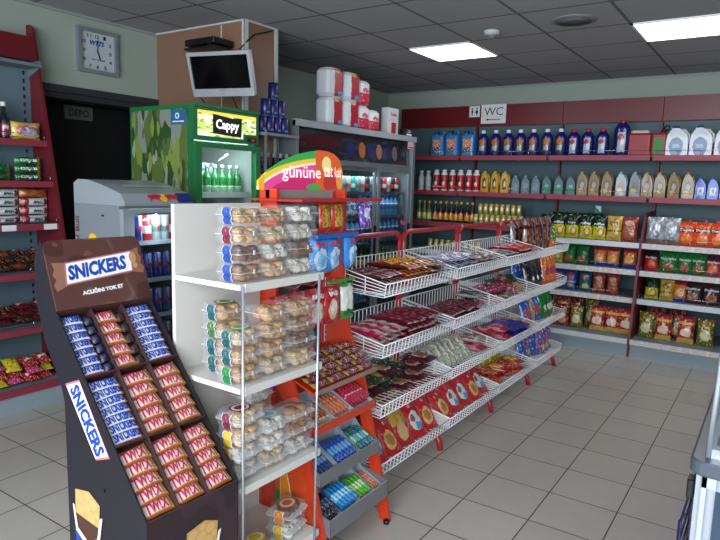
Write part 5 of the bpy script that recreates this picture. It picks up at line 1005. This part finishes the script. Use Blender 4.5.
def biscuit(key,base,spots,rx=.024,rz_=.011,lump=.2):
    k=('bi',key)
    if k in BG: return BG[k]
    m=mat('biscuit_'+key,base,.85,var=.34,scale=110,bump=1)
    if spots: m=pk('biscuit_'+key+'_spotted',base,[('n',7,.6,spots)],.8,0)
    out=[]
    for s in range(3):
        mb=MB(); mb.lathe([(rx*.35,-rz_*.95),(rx*.8,-rz_*.75),(rx,-rz_*.1),(rx*.9,rz_*.6),(rx*.5,rz_*.95),(.001,rz_*1.05)],0,12,sq=(1,.85+.1*s))
        for i,v in enumerate(mb.v):
            n_=noise.noise(v*90+Vector((s*7,0,0))); mb.v[i]=v*(1+lump*n_)
        # planar uv from x,y so the speckles read
        idx=[i for f in mb.f for i in f]; mb.uv=[[(mb.v[a].x/rx*.5+.5,mb.v[a].y/rx*.5+mb.v[a].z/rx*.3+.5) for a in f] for f in mb.f]
        out.append(mb.mesh('biscuit_'+key,[m]))
    BG[k]=out; return out
BT={'tan':biscuit('tan','#c08f58',None),'pale':biscuit('pale','#cdb48c',None),'long':biscuit('long','#c69a60',None,.026,.010,.1),'choc':biscuit('choc','#7c4e34',None,lump=.3),'crumb':biscuit('crumb','#94663e','#5e3c24',lump=.35),
 'white':biscuit('white','#d6cfc2',None,.023,.012,.12),'sugar':biscuit('sugar','#ccc4b4',None,.024,.013,.2),'chip':biscuit('chip','#d2cabc','#2c2224'),'seed':biscuit('seed','#c8a878','#946c3c'),'jam':biscuit('jam','#c8a478','#9c5040'),'amber':biscuit('amber','#a06434',None,lump=.3)}
BD={'tan':'golden tan','pale':'pale beige','long':'golden ridged','choc':'chocolate brown','crumb':'dark crumbly','white':'round white','sugar':'sugar dusted','chip':'white dark speckled','seed':'seed covered','jam':'jam dotted','amber':'amber brown'}
CN=['left','middle','right']; SN=['top','second','third','lowest']
def cookies_in(M,kind,seed,desc):
    rg=random.Random(seed)
    P=[(-.031,-.026,.020,70,-12),(.001,-.027,.020,74,4),(.032,-.025,.020,68,14),(-.026,.020,.016,12,0),(.026,.022,.016,-12,30),(-.030,-.004,.037,10,20),(.006,.020,.037,-8,0),(.032,-.008,.036,-10,40)]
    for i,(x,y,z,tx,rz) in enumerate(P):
        me=BT[kind][rg.randrange(3)]; s=1.12
        put(me,'biscuit','%s biscuit in the %s'%(BD[kind],desc),'biscuit','%s biscuits in the %s'%(BD[kind],desc),M@T(x,y,z+ .004,R(tx*.55+rg.uniform(-8,8)),R(rg.uniform(-10,10)),R(rz+rg.uniform(-20,20)))@Matrix.Scale(s,4))
nb=0
def cbox(lx,ly,z,kind,desc,rib=None,top=None,rz=0,sc=1):
    global nb; nb+=1
    M=SM@T(lx,ly,z,0,0,R(rz))@Matrix.Scale(sc,4)
    o=inst('biscuit_box',base_me); o.matrix_world=M; tag(o,'clear box of %s biscuits, %s up, %s stack, %s shelf of the white unit'%((BD[kind],)+desc),'biscuit box','clear biscuit boxes')
    inst('lid',lid_me,o); inst('clasp',clasp_me,o)
    if rib: inst('ribbon_label',ribbon(*rib),o)
    if top:
        k=('tp',top)
        if k not in BG:
            mb=MB(); mb.lathe([(.042,.0605),(.042,.0612)],0,20,sq=(1,.8)); mb.lathe([(.034,.0613),(.034,.0616)],1,20,sq=(1,.8)); mb.lathe([(.024,.0617),(.024,.062)],0,20,sq=(1,.8)); BG[k]=mb.mesh('top_label',[mat('toplabel_'+top[1:],top,.5),mat('toplabel_white','#d4cfc8',.5)])
        inst('top_label',BG[k],o)
    cookies_in(M,kind,nb,'%s box up, %s stack, %s white shelf'%desc)
BLU=('#1f3f8c','#4a6cb4'); MAR=('#6a1830','#a06474'); TEA=('#0f4a4c','#4a8a84'); GRN=('#167038','#4aa060'); LIM=('#2c5a44','#9ac03a'); YEL=('#c09a2c','#e0c868'); ORG=('#c8782c','#e0b060')
ST=lambda n: ['bottom','second','third','top'][n]
def stack(s,lx,ly,col,kinds,ribs,tops=None,rz=0):
    for j,kd in enumerate(kinds):
        cbox(lx+rnd(-.002,.002),ly+rnd(-.002,.002),SH[s]+.0015+j*(bh+.0015),kd,(ORD[j],col,SN[s]),ribs[j] if ribs else None,tops if j==len(kinds)-1 else None,rz+rnd(-1.5,1.5))
stack(0,.070,.075,'left',['crumb','choc','jam','long'],[BLU,BLU,MAR,BLU])
stack(0,.207,.075,'middle',['jam','white','pale','tan'],None)
stack(0,.344,.075,'right',['white','choc','sugar','chip'],None)
stack(1,.070,.078,'left',['tan','long','pale'],[GRN,TEA,TEA],'#7aa03a')
stack(1,.207,.078,'middle',['pale','tan','long','tan'],None)
stack(1,.344,.075,'right',['seed','choc','crumb','tan'],None)
stack(1,.125,.215,'rear left',['tan','tan','long','tan'],[TEA,TEA,LIM,TEA],'#5a7a30')
stack(2,.070,.078,'left',['sugar','white','jam','pale'],[ORG,ORG,YEL,MAR],'#7a1c38')
stack(2,.207,.078,'middle',['pale','chip','white'],None,'#8ab4cc')
stack(2,.344,.078,'right',['white','amber','crumb'],None)
stack(2,.260,.215,'rear',['tan','pale','jam','white'],None,'#9ab0bc')
stack(3,.325,.085,'right',['chip','choc'],[YEL,ORG],'#c8602c',rz=12)
stack(3,.150,.085,'left',['crumb'],[YEL],'#d0a82c',rz=-8)
# things hanging between the shelves
for i,(x,c_) in enumerate(((.335,'#9c1c78'),(.39,'#c42c4c'))):
    put(bag(.075,.15,.04,pk('dangling_pouch_%d'%i,c_,[('n',5,.62,'#e08ab0')],.25,.4),60+i),'sweet_pouch',['magenta','pinkish red'][i]+' pouch hanging behind the biscuit shelf','pouch','pouches behind the biscuit shelf',SM@T(x+.12,D-.06,.68,0,0,R(-20)))
# ================================================================== CHOCOLATE BAR STAND
W=.347; TH=math.degrees(.045); KO=(-1.405,1.036,0); KM=Matrix.Translation(KO)@Euler((0,0,R(90-TH))).to_matrix().to_4x4()
cs=empty('chocolate_stand',KO,R(90-TH),'tall dark cardboard stand of chocolate bars with a lettered header','display stand')
m_cb=pk('dark_carton_print','#2a1a22',[('n',2.2,.52,'#36222c')],.45,.15,crk=0); m_cs=mat('dark_carton_side','#191620',.45,var=.1,scale=4); m_in=mat('brown_carton_inside','#4a2a26',.6)
side=[(0,.0),(0,.571),(.462,1.12),(.543,1.337),(.575,1.31),(.590,1.26),(.585,1.14),(.545,1.015),(.45,.885),(.43,.83),(.43,0)]
for x0 in (0,W-.005): MB().prism(side,'x',x0,x0+.005).build('side_panel',m_cs,cs)
MB().b2((.005,0,0),(W-.005,.005,.571)).build('front_panel',m_cb,cs)
mb=MB(); mb.b2((.005,.425,0),(W-.005,.43,.83)); mb.prism([(.43,.83),(.45,.885),(.545,1.015),(.585,1.14),(.59,1.26),(.575,1.31),(.57,1.31),(.585,1.26),(.58,1.14),(.54,1.017),(.445,.889),(.425,.83)],'x',.005,W-.005); mb.build('back_panel',m_cs,cs)
sl=math.hypot(.462,.549); SA=math.atan2(.549,.462)
SF=Matrix(((1,0,0,0),(0,math.sin(SA),math.cos(SA),0),(0,-math.cos(SA),math.sin(SA),.571),(0,0,0,1)))   # local X, inward, up-slope
mb=MB(); mb.M=SF; mb.b2((.005,.052,.0),(W-.005,.056,sl)); mb.build('tray_floor',m_in,cs)
for k,v in enumerate((.0,.239,.478,sl-.004)):
    mb=MB(); mb.M=SF; mb.b2((.005,.0005,v),(W-.005,.052,v+.004)); mb.build('tray_divider',m_in,cs)
for x in (.117,.231):
    mb=MB(); mb.M=SF; mb.b2((x-.002,.002,.004),(x+.002,.051,sl-.004)); mb.build('tray_partition',mat('partition_edge','#3a2224',.6),cs)
# header board
hl=math.hypot(.081,.217); HA=math.atan2(.217,.081)
HF=Matrix(((1,0,0,0),(0,math.sin(HA),math.cos(HA),.462),(0,-math.cos(HA),math.sin(HA),1.12),(0,0,0,1)))
rr_=.025; pg=[(0,0),(W,0)]+[(W-rr_+rr_*math.cos(a),hl-rr_+rr_*math.sin(a)) for a in (0,R(30),R(60),R(90))]+[(rr_+rr_*math.cos(a),hl-rr_+rr_*math.sin(a)) for a in (R(90),R(120),R(150),R(180))]
mb=MB(); mb.M=HF; mb.prism(pg,'y',-.008,-.001); hb=mb.build('header_board',pk('chocolate_header_print','#54332e',[('n',1.6,.55,'#442622'),('n',3,.62,'#6a4438')],.3,.4,crk=0),cs)
m_nv=mat('logo_blue','#173f9c',.4,var=0,emit='#173f9c',es=.05); m_lw=mat('logo_white','#e8e6ea',.4,var=0); m_lr=mat('logo_red','#b06a74',.4,var=0); m_wb=mat('wrapper_brown','#8c6450',.35); m_nut=mat('peanut_tan','#c08a5c',.6); m_cl=mat('caramel_nougat','#b88848',.6,var=.2,scale=60)
def hpoly(pts,m,y,mbb,off=0): mbb.prism(pts,'y',y-.0006,y,m)
mb=MB(); mb.M=HF; cx,cy=.175,.128
def sk(x,z): return (cx+x,cy+z+x*.10)
for x,s in ((-.125,-1),(.125,1)):
    z=[(x-s*.012,-.036),(x+s*.035,-.05),(x+s*.042,-.03),(x+s*.030,-.012),(x+s*.040,.005),(x+s*.030,.022),(x+s*.036,.045),(x-s*.012,.036)]
    hpoly([sk(*p) for p in (z if s<0 else z)][::(1 if s>0 else -1)],0,-.0085,mb)
hpoly([sk(-.130,-.038),sk(.120,-.038),sk(.130,.038),sk(-.120,.038)],1,-.0095,mb); hpoly([sk(-.124,-.033),sk(.116,-.033),sk(.124,.033),sk(-.115,.033)],2,-.0105,mb)
mb.text('SNICKERS',.215,.050,3,T(cx-.008,-.0115,cy)@Matrix(((1,0,0,0),(0,1,0,0),(.10,0,1,0),(0,0,0,1))),.05,.12)
for (x,z,a,b_) in ((.128,.012,.014,.020),(.132,-.018,.010,.011)): mb.prism([sk(x+a*math.cos(t*PI/6),z+b_*math.sin(t*PI/6)) for t in range(12)],'y',-.0125,-.0118,4)
mb.text('AÇLIĞINI YOK ET',.15,.021,2,T(cx-.005,-.0088,.052)@Matrix(((1,0,0,0),(0,1,0,0),(.06,0,1,0),(0,0,0,1))),.05)
mb.build('header_logo',[m_wb,m_lr,m_lw,m_nv,m_nut],hb)
# side strip
mb=MB(); P4=[(.42,.894),(.336,.925),(.177,.714),(.254,.686)]
mb.add([(-.0012,a,b_) for a,b_ in P4],[(0,1,2,3)],0); cxm=sum(p[0] for p in P4)/4; czm=sum(p[1] for p in P4)/4
mb.add([(-.0018,cxm+(a-cxm)*.93,czm+(b_-czm)*.95) for a,b_ in P4],[(0,1,2,3)],1)
d=Vector((0,P4[3][0]+P4[2][0]-P4[0][0]-P4[1][0],P4[3][1]+P4[2][1]-P4[0][1]-P4[1][1])).normalized(); up=Vector((0,d.z,-d.y)); 
if up.y>0: up=-up
SMx=Matrix(((0,1,0,-.0026),(d.y,0,up.y,cxm),(d.z,0,up.z,czm),(0,0,0,1)))
mb.text('SNICKERS',.236,.060,2,SMx,.05,.1); mb.build('side_logo',[m_lr,m_lw,m_nv],cs)
# cut bar pictures on the front and side
def cutbar(mb,F,s):
    P=lambda pts,m,y: mb.add([F@Vector((a*s,y,b_*s)) for a,b_ in pts],[tuple(range(len(pts)))],m)
    P([(-.52,-1.1),(.52,-1.1),(.56,.05),(-.56,.05)],0,-.0012); P([(-.52,-.1),(.5,-.16),(.55,.42),(.1,.62),(-.5,.5)],1,-.0018)
    for x,z,r in ((-.3,.36,.15),(-.02,.2,.17),(.28,.34,.16),(-.28,.06,.15),(.2,.0,.16),(.02,.46,.12),(.42,.12,.1)): P([(x+r*math.cos(t*PI/5),z+r*.85*math.sin(t*PI/5)) for t in range(10)],2,-.0024)
    P([(-.62,.1),(-.5,-.55),(0,-.82),(.5,-.55),(.66,.15),(.56,.12),(.42,-.45),(0,-.66),(-.42,-.45),(-.54,.08)],3,-.003); P([(-.56,-.5),(-.5,-.55),(0,-.82),(.5,-.55),(.54,-.5),(.5,-1.1),(-.5,-1.1)],4,-.0026)
mm_=[mat('cut_choc','#4a2a22',.5),mat('cut_nougat','#c0985c',.6),mat('cut_nut','#d0a468',.5),m_lw,m_nv]
mb=MB(); cutbar(mb,T(.195,0,.42),.115); mb.build('front_picture',mm_,cs)
mb=MB(); cutbar(mb,Matrix(((0,1,0,0),(-1,0,0,.315),(0,0,1,.485),(0,0,0,1))),.135); mb.build('side_picture',mm_,cs)
mb=MB(); mb.lathe([(.006,0),(.006,.002)],0,10); mb.M=T(0,0,0); o=MB().prism([(.215+.006*math.cos(t*PI/4),.60+.006*math.sin(t*PI/4)) for t in range(8)],'x',-.003,-.0005).build('punched_hole',M_blk,cs)
# bars
sn=pk('white_bar_wrap','#dfe1e8',[('b',0,.08,'#b05a68'),('b',.93,1,'#b05a68'),('v',0,.05,'#4a2c24'),('v',.94,1,'#8a6040')],.28,.3,warp=.03,crk=.25); tw=pk('gold_bar_wrap','#c07838',[('r',.46,.5,.40,.34,'#ecd4cc'),('v',.9,1,'#d89a3c'),('n',9,.66,'#eec880'),('b',0,.1,'#a05a24')],.25,.4,0,warp=.05,crk=.3); nvw=pk('navy_bar_wrap','#141c3c',[('n',7,.62,'#3c4c80')],.3,.3); brw=pk('dark_brown_bar_wrap','#2c1a1c',[('n',7,.62,'#5c3a30')],.3,.3)
m_pk=mat('bar_red_print','#b01848',.4,var=0)
s_me=bag(.102,.042,.020,sn,70,'lr',('SNICKERS',.5,.5,.86,.74,m_nv,.035,.15),10,6,.05); s_sm=bag(.076,.042,.020,sn,71,'lr',('SNICKERS',.5,.5,.86,.74,m_nv,.035,.15),10,6,.05); t_me=bag(.104,.054,.024,tw,72,'lr',('TWIX',.47,.5,.74,.70,m_pk,.03,.18),10,6,.05)
n_me=bag(.028,.034,.022,nvw,73,'lr',None,6,5); b_me=bag(.026,.036,.022,brw,74,'lr',None,6,5)
RW=['bottom','middle','top']; CL=['left','middle','right']
def bars(row,col,n,me,name,what,u0,du=0,tilt=13,rolls=5,v1=.222,nn=.018):
    vb=[.004,.243,.482][row]
    for i in range(n):
        v=vb+.004+(v1-.012)*i/n; 
        M=KM@SF@T(u0+rnd(-.0012,.0012),nn,v)@T(0,0,0,R(-tilt),R(-rnd(0,rolls)),0)
        put(me,name,'%s, %s up in the %s %s compartment of the dark stand'%(what,ORD[i],RW[row],CL[col]),'chocolate bar','%s, %s row %s compartment'%(what,RW[row],CL[col]),M)
wb,tb='white bar lettered in blue','gold bar lettered in red'
bars(2,0,7,s_sm,'chocolate_bar',wb,.0455); bars(2,0,6,n_me,'chocolate_bar','navy wrapped bar end',.0985); bars(2,1,5,t_me if 0 else bag(.080,.054,.024,tw,72,'lr',('TWIX',.47,.5,.74,.70,m_pk,.03,.18),10,6,.05),'chocolate_bar',tb,.1605); bars(2,1,5,b_me,'chocolate_bar','dark brown bar end',.2145); bars(2,2,7,s_me,'chocolate_bar',wb,.2865)
bars(1,0,7,s_me,'chocolate_bar',wb,.061); bars(1,1,5,t_me,'chocolate_bar',tb,.174); bars(1,2,5,t_me,'chocolate_bar',tb,.2865)
bars(0,0,5,t_me,'chocolate_bar',tb,.061); bars(0,1,5,t_me,'chocolate_bar',tb,.174); bars(0,2,5,t_me,'chocolate_bar',tb,.2865)
# ================================================================== CAMERA AND LIGHT
yaw,pitch,roll=.591833,.139135,.028036
fw=Vector((-math.sin(yaw)*math.cos(pitch),math.cos(yaw)*math.cos(pitch),-math.sin(pitch)))
r0=Vector((math.cos(yaw),math.sin(yaw),0)); u0=r0.cross(fw)
rr=r0*math.cos(roll)+u0*math.sin(roll); uu=-r0*math.sin(roll)+u0*math.cos(roll)
cd=bpy.data.cameras.new('camera'); cd.sensor_width=36; cd.lens=618.27/720*36; cd.clip_start=.05
cam=bpy.data.objects.new('camera',cd); C.objects.link(cam)
cam.matrix_world=Matrix(((rr.x,uu.x,-fw.x,0),(rr.y,uu.y,-fw.y,0),(rr.z,uu.z,-fw.z,1.55),(0,0,0,1)))
bpy.context.scene.camera=cam
def area(name,loc,rot,sx,sy,e,col):
    l=bpy.data.lights.new(name,'AREA'); l.shape='RECTANGLE'; l.size=sx; l.size_y=sy; l.energy=e; l.color=col
    o=bpy.data.objects.new(name,l); C.objects.link(o); o.location=loc; o.rotation_euler=rot; return o
area('daylight',(.1,-1.75,1.75),(R(78),0,R(0)),5.6,2.1,DAY,(.86,.93,1))
area('panel_lamp_a',(-2.5,5.1,2.68),(0,0,0),.55,.55,PAN,(.95,.98,1))
area('panel_lamp_b',(-.4,5.1,2.68),(0,0,0),1.1,.55,PAN*1.6,(.95,.98,1))
w=bpy.data.worlds.new('sky'); bpy.context.scene.world=w; w.use_nodes=True
bgn=w.node_tree.nodes['Background']; bgn.inputs[0].default_value=(.62,.74,.9,1); bgn.inputs[1].default_value=WLD
sc=bpy.context.scene; sc.view_settings.view_transform='Standard'; sc.view_settings.look='None'; sc.view_settings.exposure=EXPO; sc.view_settings.gamma=1
sc.cycles.transparent_max_bounces=40; sc.cycles.max_bounces=7; sc.cycles.sample_clamp_indirect=4
